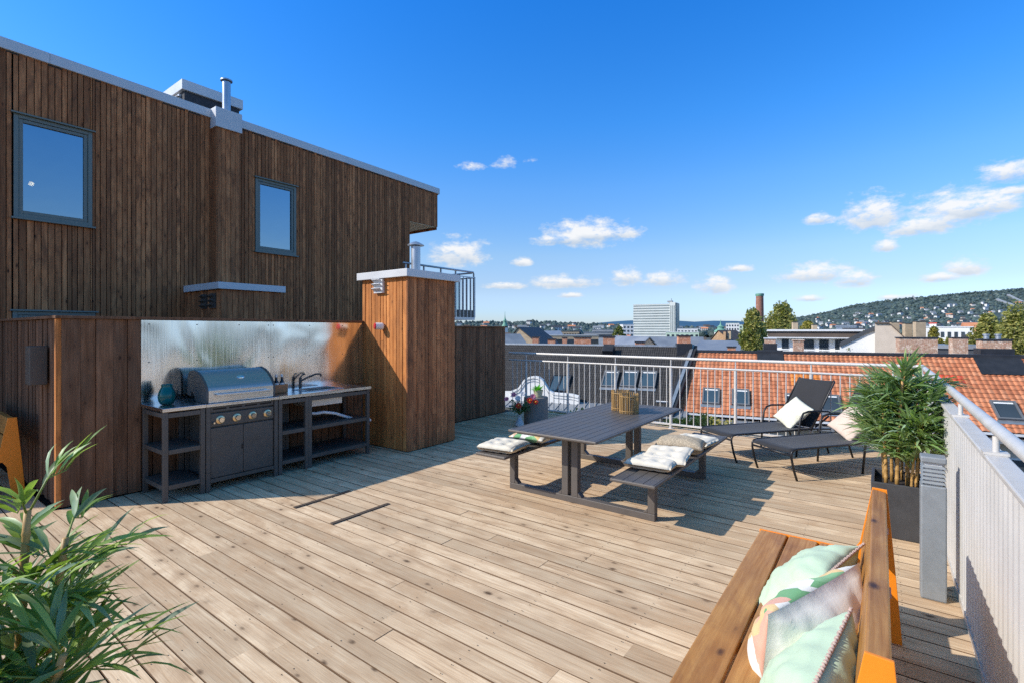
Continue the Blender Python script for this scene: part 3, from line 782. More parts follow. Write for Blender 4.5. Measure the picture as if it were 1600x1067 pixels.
def planter(t, c, hx=.19, hy=.26, h=.435):
    mb = MB(); x, y = c; tp = .9
    o = [(x - hx, y - hy), (x + hx, y - hy), (x + hx, y + hy), (x - hx, y + hy)]; i = [(x - hx + .025, y - hy + .025), (x + hx - .025, y - hy + .025), (x + hx - .025, y + hy - .025), (x - hx + .025, y + hy - .025)]
    bt = [(x + (a - x) * tp, y + (b - y) * tp) for a, b in o]
    vs = [(a, b, 0) for a, b in bt] + [(a, b, h) for a, b in o] + [(a, b, h) for a, b in i] + [(a, b, h - .06) for a, b in i]
    fs = [(0, 3, 2, 1)] + [(k, (k + 1) % 4, 4 + (k + 1) % 4, 4 + k) for k in range(4)] + [(4 + k, 4 + (k + 1) % 4, 8 + (k + 1) % 4, 8 + k) for k in range(4)] + [(8 + k, 8 + (k + 1) % 4, 12 + (k + 1) % 4, 12 + k) for k in range(4)]
    mb.add(vs, fs); mb.build('pot', M['pot'], t, bevel=.006)
    MB().box(x - hx + .027, x + hx - .027, y - hy + .027, y + hy - .027, h - .10, h - .055).build('soil', M['soil'], t)
bp = thing('potted_bamboo', 'bushy bamboo in a charcoal planter in front of the right railing corner', 'potted plant', (.13, 5.21, 0))
planter(bp, (.13, 5.21))
bamboo(bp, (.13, 5.21, 0), 5, 330, [(-.09, -.10, 1.2), (-.02, -.14, 1.32), (.05, -.05, 1.38), (.1, -.12, 1.12), (-.05, .05, 1.25), (.12, .08, 1.3), (-.1, .12, 1.05), (.02, .15, 1.2), (.07, -.17, .95)], spread=.205, lw=(.008, .012), ll=(.14, .235), bf=.45, lm='leaf_grey')
PL = (-1.74, .16)
bq = thing('potted_bamboo', 'large bamboo plant close to the camera at the lower left, leaves over the deck', 'potted plant', (PL[0], PL[1], 0))
planter(bq, PL)
bamboo(bq, (PL[0], PL[1], 0), 23, 135, [(.06, .10, .90), (.13, .14, .78), (-.03, .06, 1.05), (-.10, -.08, 1.10), (.05, -.12, 1.0), (-.13, .12, 1.2), (.10, .03, .86), (-.08, .16, 1.12), (-.15, .0, 1.05)], spread=.185, ztop=1.25, ur=(.2, 1.0), lw=(.0078, .011), ll=(.12, .185), bf=.25)

# ================================================================ PICNIC TABLE
tb = thing('picnic_table', 'long charcoal aluminium picnic table with slatted top and attached benches', 'table', (-2.42, 4.97, 0))
def slats(name, x0, x1, y0, y1, z, n, th, rim):
    mb = MB(); w = (x1 - x0 - 2 * rim) / n
    for k in range(n): mb.box(x0 + rim + k * w + .002, x0 + rim + (k + 1) * w - .002, y0 + rim + .001, y1 - rim - .001, z - .018, z - .001)
    o = mb.build(name, M['alu_dark'], tb, bevel=.0025)
    mb = MB()
    for (a, b, c, d) in ((x0, x1, y0, y0 + rim), (x0, x1, y1 - rim, y1), (x0, x0 + rim, y0 + rim, y1 - rim), (x1 - rim, x1, y0 + rim, y1 - rim)): mb.box(a, b, c, d, z - th, z)
    bm_ = mb.build('rim', M['alu_dark'], o, bevel=.007)
    MB().box(x0 + .06, x1 - .06, y0 + .07, y1 - .07, z - th - .022, z - .0185).build('underframe', M['alu_dark'], o, bevel=.003)
    return o
TZ = .70
slats('tabletop', -2.885, -1.945, 3.83, 6.13, TZ, 10, .024, .028)
slats('bench_seat', -3.27, -2.90, 3.80, 6.12, .43, 4, .026, .018)
slats('bench_seat', -1.80, -1.415, 3.79, 6.10, .43, 4, .026, .018)
for yy in (4.21, 5.72):
    mb = MB(); w = .035
    mb.box(-3.12, -1.56, yy - w, yy + w, 0, .062)
    mb.box(-3.12, -3.055, yy - w, yy + w, .0625, .383); mb.box(-1.625, -1.56, yy - w, yy + w, .0625, .383)
    for xx in (-2.49, -2.385): mb.box(xx, xx + .07, yy - w, yy + w, .0625, .655)
    for (px_, sg) in ((-3.055, 1), (-1.625, -1), (-2.49, -1), (-2.315, 1)):   # gussets
        mb.prism([(0, 0), (.045 * sg, 0), (0, .045)], (px_, yy, .0628), (1, 0, 0), (0, 0, 1), (0, 1, 0), -w + .002, w - .002)
    mb.build('leg_frame', M['alu_dark'], tb, bevel=.005)
MB().box(-2.43, -2.38, 4.25, 5.68, .6, .65).build('beam', M['alu_dark'], tb)
mb = MB().box(-2.30, -2.24, 3.8285, 3.8298, .66, .668) if False else None

# ---- cushions
def pillow(w, h, t, seed=0, n=22, pull=.07, wr=.012, p=2.2, tuft=(), sq=2.6, edge=.0, pw=.46):
    """soft pillow in the xy plane, thickness along z"""
    mb = MB(); rows = []
    for side in (1, -1):
        g = []
        for j in range(n + 1):
            for i in range(n + 1):
                u, v = -1 + 2 * i / n, -1 + 2 * j / n
                e = max(0, (1 - abs(u) ** p)) * max(0, (1 - abs(v) ** p))
                z = t * (e ** pw) * side
                x = u * w * (1 - pull * (1 - abs(u) ** 1.5 * 0) * (1 - v * v) * abs(u) * 0 - pull * (1 - abs(v) ** 3) * abs(u) ** 2)
                y = v * h * (1 - pull * (1 - abs(u) ** 3) * abs(v) ** 2)
                q = Vector((u * 2.3 + seed * 3.1, v * 2.3 + seed, side * .7))
                z += wr * (noise.noise(q) + .6 * noise.noise(q * 2.7)) * (e ** .3) 
                rad = math.atan2(v, u); z += wr * .9 * math.sin(rad * 13 + seed) * max(0, (max(abs(u), abs(v)) - .45)) * (e ** .25) * side
                for (tx, ty, ts) in tuft:
                    r2 = ((u - tx) * w) ** 2 + ((v - ty) * h) ** 2
                    z -= side * ts * math.exp(-r2 / (.035 ** 2)); 
                if edge: z += side * edge * (1 if 0 < i < n and 0 < j < n else 0)
                g.append(len(mb.v)); mb.v.append(Vector((x, y, z)))
        rows.append(g)
    N1 = n + 1
    for s_, g in enumerate(rows):
        for j in range(n):
            for i in range(n):
                a, b, c, d = g[j * N1 + i], g[j * N1 + i + 1], g[(j + 1) * N1 + i + 1], g[(j + 1) * N1 + i]
                mb.f.append((a, b, c, d) if s_ == 0 else (d, c, b, a)); mb.m.append(0)
    rim = [(i, 0) for i in range(n)] + [(n, j) for j in range(n)] + [(i, n) for i in range(n, 0, -1)] + [(0, j) for j in range(n, 0, -1)]
    ids = [j * N1 + i for i, j in rim]
    for a, b in zip(ids, ids[1:] + ids[:1]):
        mb.f.append((rows[0][b], rows[0][a], rows[1][a], rows[1][b])); mb.m.append(0)
    mb.rimids = [rows[0][k] for k in ids]
    return mb
def frame(c, ex, ez):
    ex = Vector(ex).normalized(); ez = Vector(ez); ez = (ez - ex * ez.dot(ex)).normalized(); ey = ez.cross(ex)
    return Matrix.Translation(c) @ Matrix((ex, ey, ez)).transposed().to_4x4()
def place(o, M4): o.matrix_world = M4; return o
def cushion(name, label, mat, mb, M4, group=None, cat='cushion'):
    o = mb.build(name, mat, smooth=True); place(o, M4); tag(o, label, cat, group); return o
tuf = [(sx, sy, .030) for sx in (-.36, .36) for sy in (-.36, .36)]
def pad(seed): return pillow(.205, .205, .036, seed, 26, .03, .005, 6, tuf, edge=.006)
cushion('seat_pad', 'off white tufted seat pad at the near end of the left bench', M['offwhite'], pad(1), frame((-3.10, 4.05, .475), (1, .12, 0), (0, 0, 1)), 'tufted seat pads on the benches')
o = cushion('seat_pad', 'off white tufted seat pad nearest the camera on the right bench, half in shadow', M['offwhite'], pad(2), frame((-1.63, 4.33, .476), (1, .06, .0), (0, .02, 1)), 'tufted seat pads on the benches')
cushion('seat_pad', 'second off white pad lapping over the nearest pad on the right bench', M['offwhite'], pad(3), frame((-1.58, 4.53, .50), (1, .1, .05), (.02, -.12, 1)), 'tufted seat pads on the benches')
cushion('seat_pad', 'off white tufted seat pad farthest along the right bench behind the beige roll', M['offwhite'], pad(4), frame((-1.60, 5.42, .476), (1, -.1, 0), (0, 0, 1)), 'tufted seat pads on the benches')
cushion('bolster_cushion', 'fluffy beige oblong cushion on the right bench between the white pads', M['boucle'], pillow(.235, .135, .085, 7, 24, .04, .008, 2.6), frame((-1.60, 4.98, .515), (1, .14, 0), (0, -.1, 1)))
cushion('throw_cushion', 'green and white leaf print cushion on the left bench under the table edge', M['leafprint'], pillow(.22, .20, .055, 9), frame((-3.04, 4.52, .50), (1, .05, 0), (.05, 0, 1)))

# ---- rattan lantern pair
for (x, y, r, h, lab) in ((-2.33, 5.42, .105, .225, 'front cane stick lantern on the far end of the picnic table'), (-2.50, 5.56, .100, .235, 'rear cane stick lantern half hidden behind the other on the picnic table')):
    L = thing('lantern', lab, 'lantern', (x, y, TZ), 'cane lanterns on the picnic table')
    n = 30; mb = MB()
    for k in range(n):
        a = k * 6.2832 / n; q = Vector((x + r * math.cos(a), y + r * math.sin(a), TZ + .001)); j = random.uniform(-.006, .01)
        mb.tube([q, q + Vector((random.uniform(-.004, .004), random.uniform(-.004, .004), h + j))], random.uniform(.0052, .0078), 6)
    mb.build('stick_cage', M['rattan'], L, smooth='angle')
    for zz in (.028, h - .03):
        mb = MB(); pts = [(x + (r + .004) * math.cos(k * .2618), y + (r + .004) * math.sin(k * .2618), TZ + zz) for k in range(25)]
        mb.tube(pts, .0052, 6, caps=False)
        mb.build('binding', M['rattan'], L, smooth=True)
    MB().lathe([(r * .8, 0), (r * .8, .2)], (x, y, TZ + .003), 24).build('glass_insert', M['balc_glass'], L, smooth='angle')

# ---- side table, pot, vase
st = MB().lathe([(.205, 0), (.215, .008), (.215, .465), (.207, .473)], (-4.93, 7.38, 0), 48).build('side_table', M['concrete_col'], smooth='angle'); tag(st, 'grey drum side table by the far railing carrying a small plant', 'side table')
pt = thing('potted_succulent', 'bright green succulent in a pale pot on the grey drum table', 'potted plant', (-4.87, 7.36, .474))
MB().lathe([(.062, 0), (.068, .005), (.088, .125), (.084, .125), (.078, .10)], (-4.87, 7.36, .4745), 28).build('pot', M['paleclay'], pt, smooth='angle')
mb = MB(); rd = random.Random(3)
for k in range(46):
    a = rd.uniform(0, 6.28); upv = rd.uniform(.15, 1.8); leaf(mb, Vector((-4.87 + .025 * math.cos(a), 7.36 + .025 * math.sin(a), .59)), Vector((math.cos(a), math.sin(a), upv)), Vector((-math.cos(a) * upv, -math.sin(a) * upv, 1)), rd.uniform(.09, .15), .015, rd.uniform(.0, .35))
mb.build('leaves', M['succ'], pt, smooth=True, recalc=False)
fv = thing('flower_vase', 'glazed vase of red, pink and white artificial flowers on the deck by the drum table', 'flower vase', (-4.98, 6.95, 0))
VX, VY = -4.98, 6.95
MB().lathe([(.055, 0), (.075, .02), (.078, .06), (.05, .11), (.032, .15), (.036, .19), (.042, .21), (.036, .21), (.03, .18)], (VX, VY, 0), 28).build('vase', M['ceramic'], fv, smooth='angle')
mb = MB(); tw = MB(); rd = random.Random(8)
for k in range(34):
    a = rd.uniform(0, 6.28); e = Vector((VX + math.cos(a) * rd.uniform(.05, .22), VY + math.sin(a) * rd.uniform(.05, .22), rd.uniform(.26, .46))); p = Vector((VX, VY, .2))
    tw.tube([p, p.lerp(e, .5) + Vector((0, 0, .03)), e], .0025, 4)
    for j in range(6):
        b = rd.uniform(0, 6.28); leaf(mb, p.lerp(e, rd.uniform(.5, 1)), Vector((math.cos(b), math.sin(b), rd.uniform(-.3, .9))), Vector((0, 0, 1)), rd.uniform(.05, .085), .016, .2)
tw.build('stems', M['twig'], fv); mb.build('leaves', M['flowerleaf'], fv, smooth=True, recalc=False)
RV, FV = Vector((CS, SN, 0)), Vector((-SN, CS, 0))
for (ox, oz, of, s, m) in ((-.22, .47, 0, .05, 'pet_pink'), (-.10, .54, .02, .055, 'pet_pink'), (-.03, .49, -.06, .06, 'pet_white'), (.06, .56, .02, .05, 'pet_white'), (-.02, .37, -.10, .06, 'pet_red'), (.17, .45, -.04, .062, 'pet_red'), (.27, .42, -.02, .056, 'pet_red'), (.23, .51, .02, .06, 'pet_pink')):
    c = Vector((VX, VY, 0)) + RV * ox + FV * of + Vector((0, 0, oz)); fc = (-FV * .8 + Vector((ox * 1.2, 0, .5))).normalized(); mb = MB()
    for ring, (nn, ln, op) in enumerate(((11, 1.0, .25), (9, .75, .7), (7, .5, 1.3))):
        for k in range(nn):
            a = k * 6.283 / nn + ring * .4; sd = fc.orthogonal().normalized(); s2 = fc.cross(sd); rdv = sd * math.cos(a) + s2 * math.sin(a)
            leaf(mb, c, rdv + fc * op, fc - rdv * .5, s * ln, s * .30, 0)
    fl = mb.build('flower', M[m], fv, smooth=True, recalc=False)
    if m == 'pet_red': MB().lathe([(.002, -.012), (.014, -.006), (.014, .006), (.002, .012)], c + fc * s * .45, 10).build('flower_centre', M['stamen'], fl, smooth=True)

# ================================================================ BENCHES (orange ends, oiled planks)
def make_bench(t):
    """local: x depth (back at x=0, seat to -x), y length 0..1.72, z up"""
    SZ = .45; Lb = 1.72
    for k, x in enumerate((-.60, -.447, -.294)):
        MB().box(x, x + .142, .014, Lb - .014, SZ - .05, SZ).build('seat_plank', M['bench'], t, bevel=.006, local=True)
    tilt = Matrix.Translation((-.07, 0, .50)) @ Matrix.Rotation(R(9), 4, 'Y')
    for z0_, z1_ in ((0, .125), (.14, .30)):
        mb = MB().box(-.03, .03, .014, Lb - .014, z0_, z1_); mb.xf(tilt); mb.build('back_plank', M['bench'], t, bevel=.007, local=True)
    prof = [(-.606, 0), (-.606, .452), (-.135, .452), (-.108, .50), (-.053, .806), (.010, .803), (.04, .45), (.075, 0), (-.02, 0), (-.06, .33), (-.09, .38), (-.50, .38), (-.54, .33), (-.56, 0)]
    for y in (0, Lb - .012):
        MB().prism(prof, (0, y, 0), (1, 0, 0), (0, 0, 1), (0, 1, 0), 0, .012).build('end_plate', M['orange'], t, bevel=.002, local=True)
    for y in (.5, 1.15): # back brackets
        mb = MB().box(.031, .041, y, y + .09, -.1, .26); mb.xf(tilt); mb.build('back_bracket', M['orange'], t, local=True)
        MB().box(-.6, -.05, y, y + .05, SZ - .075, SZ - .052).build('seat_bearer', M['orange'], t, local=True)
b1 = thing('bench', 'oiled plank bench with bright orange steel ends in the right foreground, covered with cushions', 'bench', (.02, 1.60, 0)); make_bench(b1)
b2 = copy_tree(b1); b2['label'] = 'plank bench against the shaded wall at the left edge, only its orange end showing'
b1['group'] = b2['group'] = 'plank benches with orange ends'
b2.rotation_euler = (0, 0, R(90))
b2.location = (-6.79, 1.02, 0)

# ---- cushions on the bench
def stitched(name, label, mb, mat, M4, group=None):
    o = cushion(name, label, mat, mb, M4, group)
    ring = [mb.v[i] for i in mb.rimids]; fr = MB(); pts = []
    for k, (a, b) in enumerate(zip(ring, ring[1:] + ring[:1])):
        for q in range(3):
            u = a.lerp(b, q / 3); out_ = Vector((u.x, u.y, 0)).normalized(); pts.append(u + out_ * (.004 if (k * 3 + q) % 2 else -.001) + Vector((0, 0, .003 if q % 2 else -.003)))
    fr.tube(pts + [pts[0]], .0042, 5, caps=False)
    f = fr.build('stitched_edge', M['fringe'], o, smooth=True, local=True); return o
def lean(top, ex, ez, h):
    ex = Vector(ex).normalized(); ez = Vector(ez); ez = (ez - ex * ez.dot(ex)).normalized(); ey = ez.cross(ex)
    return frame(Vector(top) + ey * h, ex, ez)
stitched('throw_pillow', 'mint green pillow with pink stitched edge farthest along the orange bench', pillow(.25, .215, .115, 3, 28, .04, .018, 2.0, pw=.62), M['mint'], lean((-.125, 2.56, .665), (.14, .56, 0), (-.72, .12, .68), .205), 'pillows on the orange bench')
o = cushion('throw_pillow', 'white pillow with green and orange leaf print between the two mint pillows', [M['leafprint'], M['whitelinen']], pillow(.29, .245, .155, 6, 28, .04, .02, 2.0, pw=.62), lean((-.185, 2.11, .70), (.17, .38, .03), (-.77, .38, .14), .22), 'pillows on the orange bench')
for p_ in o.data.polygons: p_.material_index = 0 if p_.index < 28 * 28 else 1
stitched('throw_pillow', 'mint green pillow with pink stitched edge nearest the camera on the orange bench', pillow(.25, .22, .125, 12, 28, .04, .018, 2.0, pw=.62), M['mint'], lean((-.115, 1.77, .70), (.07, .5, .02), (-.90, .10, .28), .21), 'pillows on the orange bench')

# ================================================================ SUN LOUNGERS
def make_lounger(t):
    """local: foot end at x=0, head +x; width along y from 0 (near) to .56"""
    W_, zs = .56, .345; Hx = 1.28; bl = .74; ba = R(57); be = Vector((Hx + bl * math.cos(ba), 0, zs + bl * math.sin(ba)))
    n = 14
    def sheet(pts, y0, y1, sag, nm):
        mb = MB(); k = len(pts); m = 9
        for i, p in enumerate(pts):
            for j in range(m + 1):
                v = j / m; s_ = sag * math.sin(v * math.pi) * math.sin(max(.12, min(.88, i / (k - 1))) * math.pi)
                mb.v.append(Vector((p[0], y0 + (y1 - y0) * v, p[1] - s_)))
        for i in range(k - 1):
            for j in range(m): mb.f.append((i * (m + 1) + j, i * (m + 1) + j + 1, (i + 1) * (m + 1) + j + 1, (i + 1) * (m + 1) + j)); mb.m.append(0)
        o = mb.build(nm, M['mesh_fabric'], t, smooth=True, local=True); s = o.modifiers.new('s', 'SOLIDIFY'); s.thickness = .004; return o
    sheet([(-.035, zs - .03), (-.01, zs - .004)] + [(Hx * i / n + .01, zs + .006) for i in range(n + 1)], .014, W_ - .014, .02, 'seat_sling')
    sheet([(Hx + .03 + (be.x - Hx - .03) * i / n, zs + .01 + (be.z - zs - .01) * i / n) for i in range(n + 1)], .014, W_ - .014, .015, 'back_sling')
    for y in (0, W_):
        MB().tube([(.05, y, 0), (.005, y, .12), (-.03, y, .26), (-.03, y, .31), (-.005, y, zs - .005), (.05, y, zs + .004), (Hx, y, zs), (Hx + .32, y, zs - .02)], .0125, 10).build('side_rail', M['black_metal'], t, smooth=True, local=True)
        MB().tube([(Hx, y, zs + .004), (be.x, y, be.z - .01), (be.x + .004, y + (.02 if y == 0 else -.02), be.z + .002)], .0125, 10).build('back_rail', M['black_metal'], t, smooth=True, local=True)
        MB().tube([(Hx - .28, y - (.012 if y == 0 else -.012), 0), (Hx - .25, y - (.02 if y == 0 else -.02), .3), (Hx - .22, y - (.025 if y == 0 else -.025), .50), (Hx - .17, y - (.025 if y == 0 else -.025), .565), (Hx - .08, y - (.025 if y == 0 else -.025), .585), (Hx + .25, y - (.02 if y == 0 else -.02), .572), (Hx + .36, y - (.01 if y == 0 else -.01), .53)], .013, 10).build('armrest', M['black_metal'], t, smooth=True, local=True)
        MB().tube([(Hx + .1, y, zs - .01), (Hx + .22, y, .2), (Hx + .30, y, 0)], .0125, 10).build('leg', M['black_metal'], t, smooth=True, local=True)
        mb = MB().bar((Hx + .30, y, .50), (Hx + .06, y, zs + .02), .012, .02); mb.build('back_strut', M['black_metal'], t, local=True)
    for (x, z) in ((-.03, .285), (Hx, zs - .012)): MB().tube([(x, 0, z), (x, W_, z)], .0115, 8).build('cross_tube', M['black_metal'], t, smooth=True, local=True)
l1 = thing('sun_lounger', 'black mesh sun lounger farther from the camera with a speckled cream cushion', 'sun lounger', (-1.47, 6.63, 0), 'black sun loungers by the railing'); make_lounger(l1)
AX = math.atan2(.815, .58); l1.rotation_euler = (0, 0, AX)
l2 = copy_tree(l1); l2.location = (-.76, 6.20, 0); l2.rotation_euler = (0, 0, math.atan2(.81, .59)); l2['label'] = 'black mesh sun lounger nearer the camera, its head hidden behind the bamboo'
ax = Vector((math.cos(AX), math.sin(AX), 0)); wy = Vector((-math.sin(AX), math.cos(AX), 0))
def onl(base, x, y, z): return Vector(base) + ax * x + wy * y + Vector((0, 0, z))
bn = (-ax * math.sin(R(50)) + Vector((0, 0, math.cos(R(50))))).normalized()
cushion('throw_cushion', 'speckled cream square cushion leaning on the back of the farther sun lounger', M['speckle'], pillow(.215, .215, .08, 15, 22, .05, .010, 2.0, pw=.6), frame(onl((-1.47, 6.63, 0), 1.23, .25, .52), (wy * .85 + Vector((0, 0, .28)) + ax * .25), bn))
cushion('throw_cushion', 'plain blush square cushion on the nearer sun lounger beside the bamboo', M['blush'], pillow(.22, .22, .085, 17, 22, .05, .010, 2.0, pw=.6), frame(onl((-.76, 6.20, 0), 1.22, .27, .53), (wy * .85 + Vector((0, 0, .3)) + ax * .25), bn))
# ================================================================ CITY: ground, neighbours, far buildings, hills
def tile_mat(name, c1, c2, c3):
    t = NT(name); u = t.uv(); o = t.obj()
    fl = t.vmath('FLOOR', u); wn = t.add('ShaderNodeTexWhiteNoise', noise_dimensions='2D'); t.put(wn.inputs['Vector'], fl)
    c = t.ramp(wn.outputs['Value'], [(0, c1), (.55, c2), (1, c3)])
    fr = t.add('ShaderNodeSeparateXYZ'); t.put(fr.inputs[0], t.vmath('FRACTION', u))
    ed = t.rng(fr.outputs[1], .78, 1.0, 1, .55)
    c = t.mix(1, c, ed, 'MULTIPLY')
    side = t.rng(fr.outputs[0], .80, .97, 1, .72); c = t.mix(1, c, side, 'MULTIPLY')
    c = t.mix(1, c, t.rng(t.noise(o, .7, 5, .6), .3, .7, .78, 1.18), 'MULTIPLY')
    return t.fin(c, .8, 0, t.bump(t.noise(o, 20, 3), .2, .01))
M['tile_red'] = tile_mat('clay_roof_tile', (.44, .145, .062), (.55, .20, .09), (.62, .26, .13))
M['tile_new'] = tile_mat('new_red_tile', (.62, .07, .03), (.68, .085, .035), (.72, .10, .05))
M['tile_orange'] = tile_mat('new_orange_tile', (.62, .19, .03), (.68, .22, .04), (.72, .26, .06))
M['tile_black'] = tile_mat('black_roof_tile', (.026, .024, .024), (.036, .034, .033), (.047, .043, .041))
M['brick_old'] = brick('old_chimney_brick', (.44, .17, .085), (.55, .32, .19), (.50, .42, .34))
M['brick_red'] = brick('red_chimney_brick', (.60, .19, .08), (.68, .27, .12), (.45, .30, .22))
M['brick_stack'] = brick('factory_stack_brick', (.25, .085, .05), (.32, .12, .07), (.25, .17, .14), .5, .15)
M['lead'] = plain('dark_flashing', (.035, .036, .042), .5, .3, .2, 2)
M['plaster_white'] = plain('white_plaster', (.74, .73, .70), .85, 0, .08, .8)
M['plaster_beige'] = plain('beige_render', (.56, .47, .38), .9, 0, .08, 1.2, .2, .3, 14)
M['plaster_peach'] = plain('peach_render', (.62, .44, .29), .9, 0, .1, .8)
M['plaster_tan'] = plain('tan_render', (.46, .35, .23), .9, 0, .18, 2)
M['ochre'] = brick('ochre_brick', (.42, .23, .10), (.5, .30, .15), (.4, .28, .18))
M['roof_metal'] = plain('blue_grey_roof_metal', (.30, .31, .32), .45, .4, .15, .4)
M['roof_dark'] = plain('dark_slate_roof', (.05, .055, .065), .7, 0, .2, .5)
M['roof_brown'] = plain('brown_roof', (.10, .075, .06), .85, 0, .25, .6)
M['grey_facade'] = plain('grey_facade', (.33, .34, .34), .7, 0, .15, .2)
M['mint_facade'] = plain('pale_green_facade', (.50, .62, .47), .7, 0, .08, .2)
M['copper'] = plain('verdigris_copper', (.16, .34, .25), .7, 0, .2, 1)
M['redpaint'] = plain('red_painted_wall', (.42, .10, .06), .8)
M['tower_band'] = plain('tower_spandrel', (.66, .68, .63), .5, 0, .05, .05)
M['tower_glass'] = plain('tower_glass', (.24, .28, .27), .35, 0, .25, .12, 0)
M['asphalt'] = plain('street_asphalt', (.05, .05, .052), .9, 0, .2, .2)

G0Z = -18.0
ang = [R(-100 + k * 4) for k in range(51)]
mb = MB(); rad = [0, 60, 200, 700, 2000, 6000, 20000, 50000]
for rr in rad:
    for a in ang: mb.v.append(Vector((math.sin(a) * rr, math.cos(a) * rr - 60, G0Z - (0 if rr < 3000 else 0))))
n = len(ang)
for i in range(len(rad) - 1):
    for k in range(n - 1): mb.f.append((i * n + k, i * n + k + 1, (i + 1) * n + k + 1, (i + 1) * n + k)); mb.m.append(0)
t = NT('city_ground'); o_ = t.obj(); gn = t.noise(o_, .01, 5, .6)
gm = t.fin(t.ramp(gn, [(.4, (.045, .07, .035)), (.55, (.07, .075, .06)), (.68, (.10, .095, .085))]), .95)
mb.build('ground', gm, kind='structure')
# own building under the deck
ob = MB().box(-12, .46, -4, 8.46, G0Z, -.31); ob.box(-12, .46, 8.461, 14.2, G0Z, -2.3)
o = ob.build('terrace_block', M['plaster_beige']); tag(o, 'plastered block of the building that carries the roof deck', 'building')

E12 = Vector((math.cos(R(12)), math.sin(R(12)), 0)); D12 = Vector((math.sin(R(12)), -math.cos(R(12)), 0))
def tiled(name, p0, eu, down, width, slope, pitch_u, pitch_v, mat, parent, amp=.03, step=.025, u0=0, v0=0, sub=6, lift=0):
    """roof field of real pantiles; p0 top left corner, eu along the ridge, down along the slope"""
    n = eu.cross(down).normalized()
    if n.z < 0: n = -n
    cu = round(width / pitch_u); cv = round(slope / pitch_v); mb = MB(); mb.uv = []
    prof = [(0, .0), (.16, .75), (.34, 1), (.55, .72), (.78, .12), (.92, -.1)] if sub == 6 else [(0, 0), (.4, 1), (.8, .1)]
    us = [(k + f, h) for k in range(cu) for f, h in prof] + [(cu, 0)]
    m = len(us)
    for r in range(cv):
        for (fv, lf) in ((0.0, 0.0), (.985, 1.0)):
            for (uu, h) in us:
                mb.v.append(p0 + eu * (uu * pitch_u) + down * ((r + fv) * pitch_v) + n * (h * amp + lf * step + lift)); mb.uv.append((uu + u0 + .0001, r + v0 + fv * .999 + .0001))
    for r in range(cv * 2 - 1):
        for k in range(m - 1):
            a = r * m + k; mb.f.append((a, a + 1, a + m + 1, a + m)); mb.m.append(0)
    o = mb.build(name, mat, parent, recalc=False); o.data.polygons.foreach_set('use_smooth', [False] * len(o.data.polygons))
    return o
def chimney(name, label, px0, px1, pt, pb, d, mat, depth=.7, cap=M['lead'], base=None, yaw=None, group='brick chimneys on the roofs', pots=0, capz=.07, parent=None):
    c0, c1 = at(px0, pt, d), at(px1, pt, d); w = (c1 - c0).length / 2; zb = at(px0, pb, d).z - .4; cx = (c0 + c1) / 2
    yw = R(12) if yaw is None else yaw
    ex = Vector((math.cos(yw), math.sin(yw), 0)); ey = Vector((-math.sin(yw), math.cos(yw), 0))
    va = math.atan2(cx.x, cx.y); k = abs(math.cos(-va - yw)) ; w = w / max(.55, k) * .86
    c = cx + ey * depth / 2; h = c0.z - capz - zb
    t = thing(name, label, 'chimney', (c.x, c.y, zb), group)
    MB().obox((c.x, c.y, zb + h / 2), ex * w, ey * depth / 2, (0, 0, h / 2)).build('stack', mat, t)
    MB().obox((c.x, c.y, zb + h + capz / 2), ex * (w + .06), ey * (depth / 2 + .06), (0, 0, capz / 2)).build('cap', cap, t, bevel=.01)
    if base: MB().obox((c.x, c.y, zb + base / 2 - .1), ex * (w + .09), ey * (depth / 2 + .09), (0, 0, base / 2)).build('flashing', M['lead'], t)
    for q in range(pots):
        MB().lathe([(.13, 0), (.13, .2), (.17, .22), (.17, .3)], c + ex * (w * (-.5 + q * .8)) + Vector((0, 0, h - (c.z - zb) + capz)), 14).build('flue', M['zinc'], t, smooth='angle')
    return t
def skylight(name, label, c, eu, down, n, w, h, frame_m, glass_m, group=None, blind=None):
    t = thing(name, label, 'skylight', c, group); fw = .09
    mb = MB()
    for (a, b, cu, cv) in ((-w / 2 - fw, -w / 2, -h / 2 - fw, h / 2 + fw), (w / 2, w / 2 + fw, -h / 2 - fw, h / 2 + fw), (-w / 2, w / 2, -h / 2 - fw, -h / 2), (-w / 2, w / 2, h / 2, h / 2 + fw)):
        mb.obox(c + eu * ((a + b) / 2) + down * ((cu + cv) / 2) + n * .09, eu * ((b - a) / 2), down * ((cv - cu) / 2), n * .09)
    mb.build('frame', frame_m, t)
    MB().obox(c + down * (h / 2 + fw + .12) + n * .045, eu * (w / 2 + fw + .05), down * .12, n * .02).build('flashing', M['zinc'], t)
    MB().obox(c + n * .12, eu * (w / 2 - .001), down * (h / 2 - .001), n * .008).build('pane', glass_m, t)
    if blind: MB().obox(c + n * .135 + down * (-h / 2 + .06), eu * (w / 2 - .03), down * .05, n * .006).build('blind', blind, t)
    return t
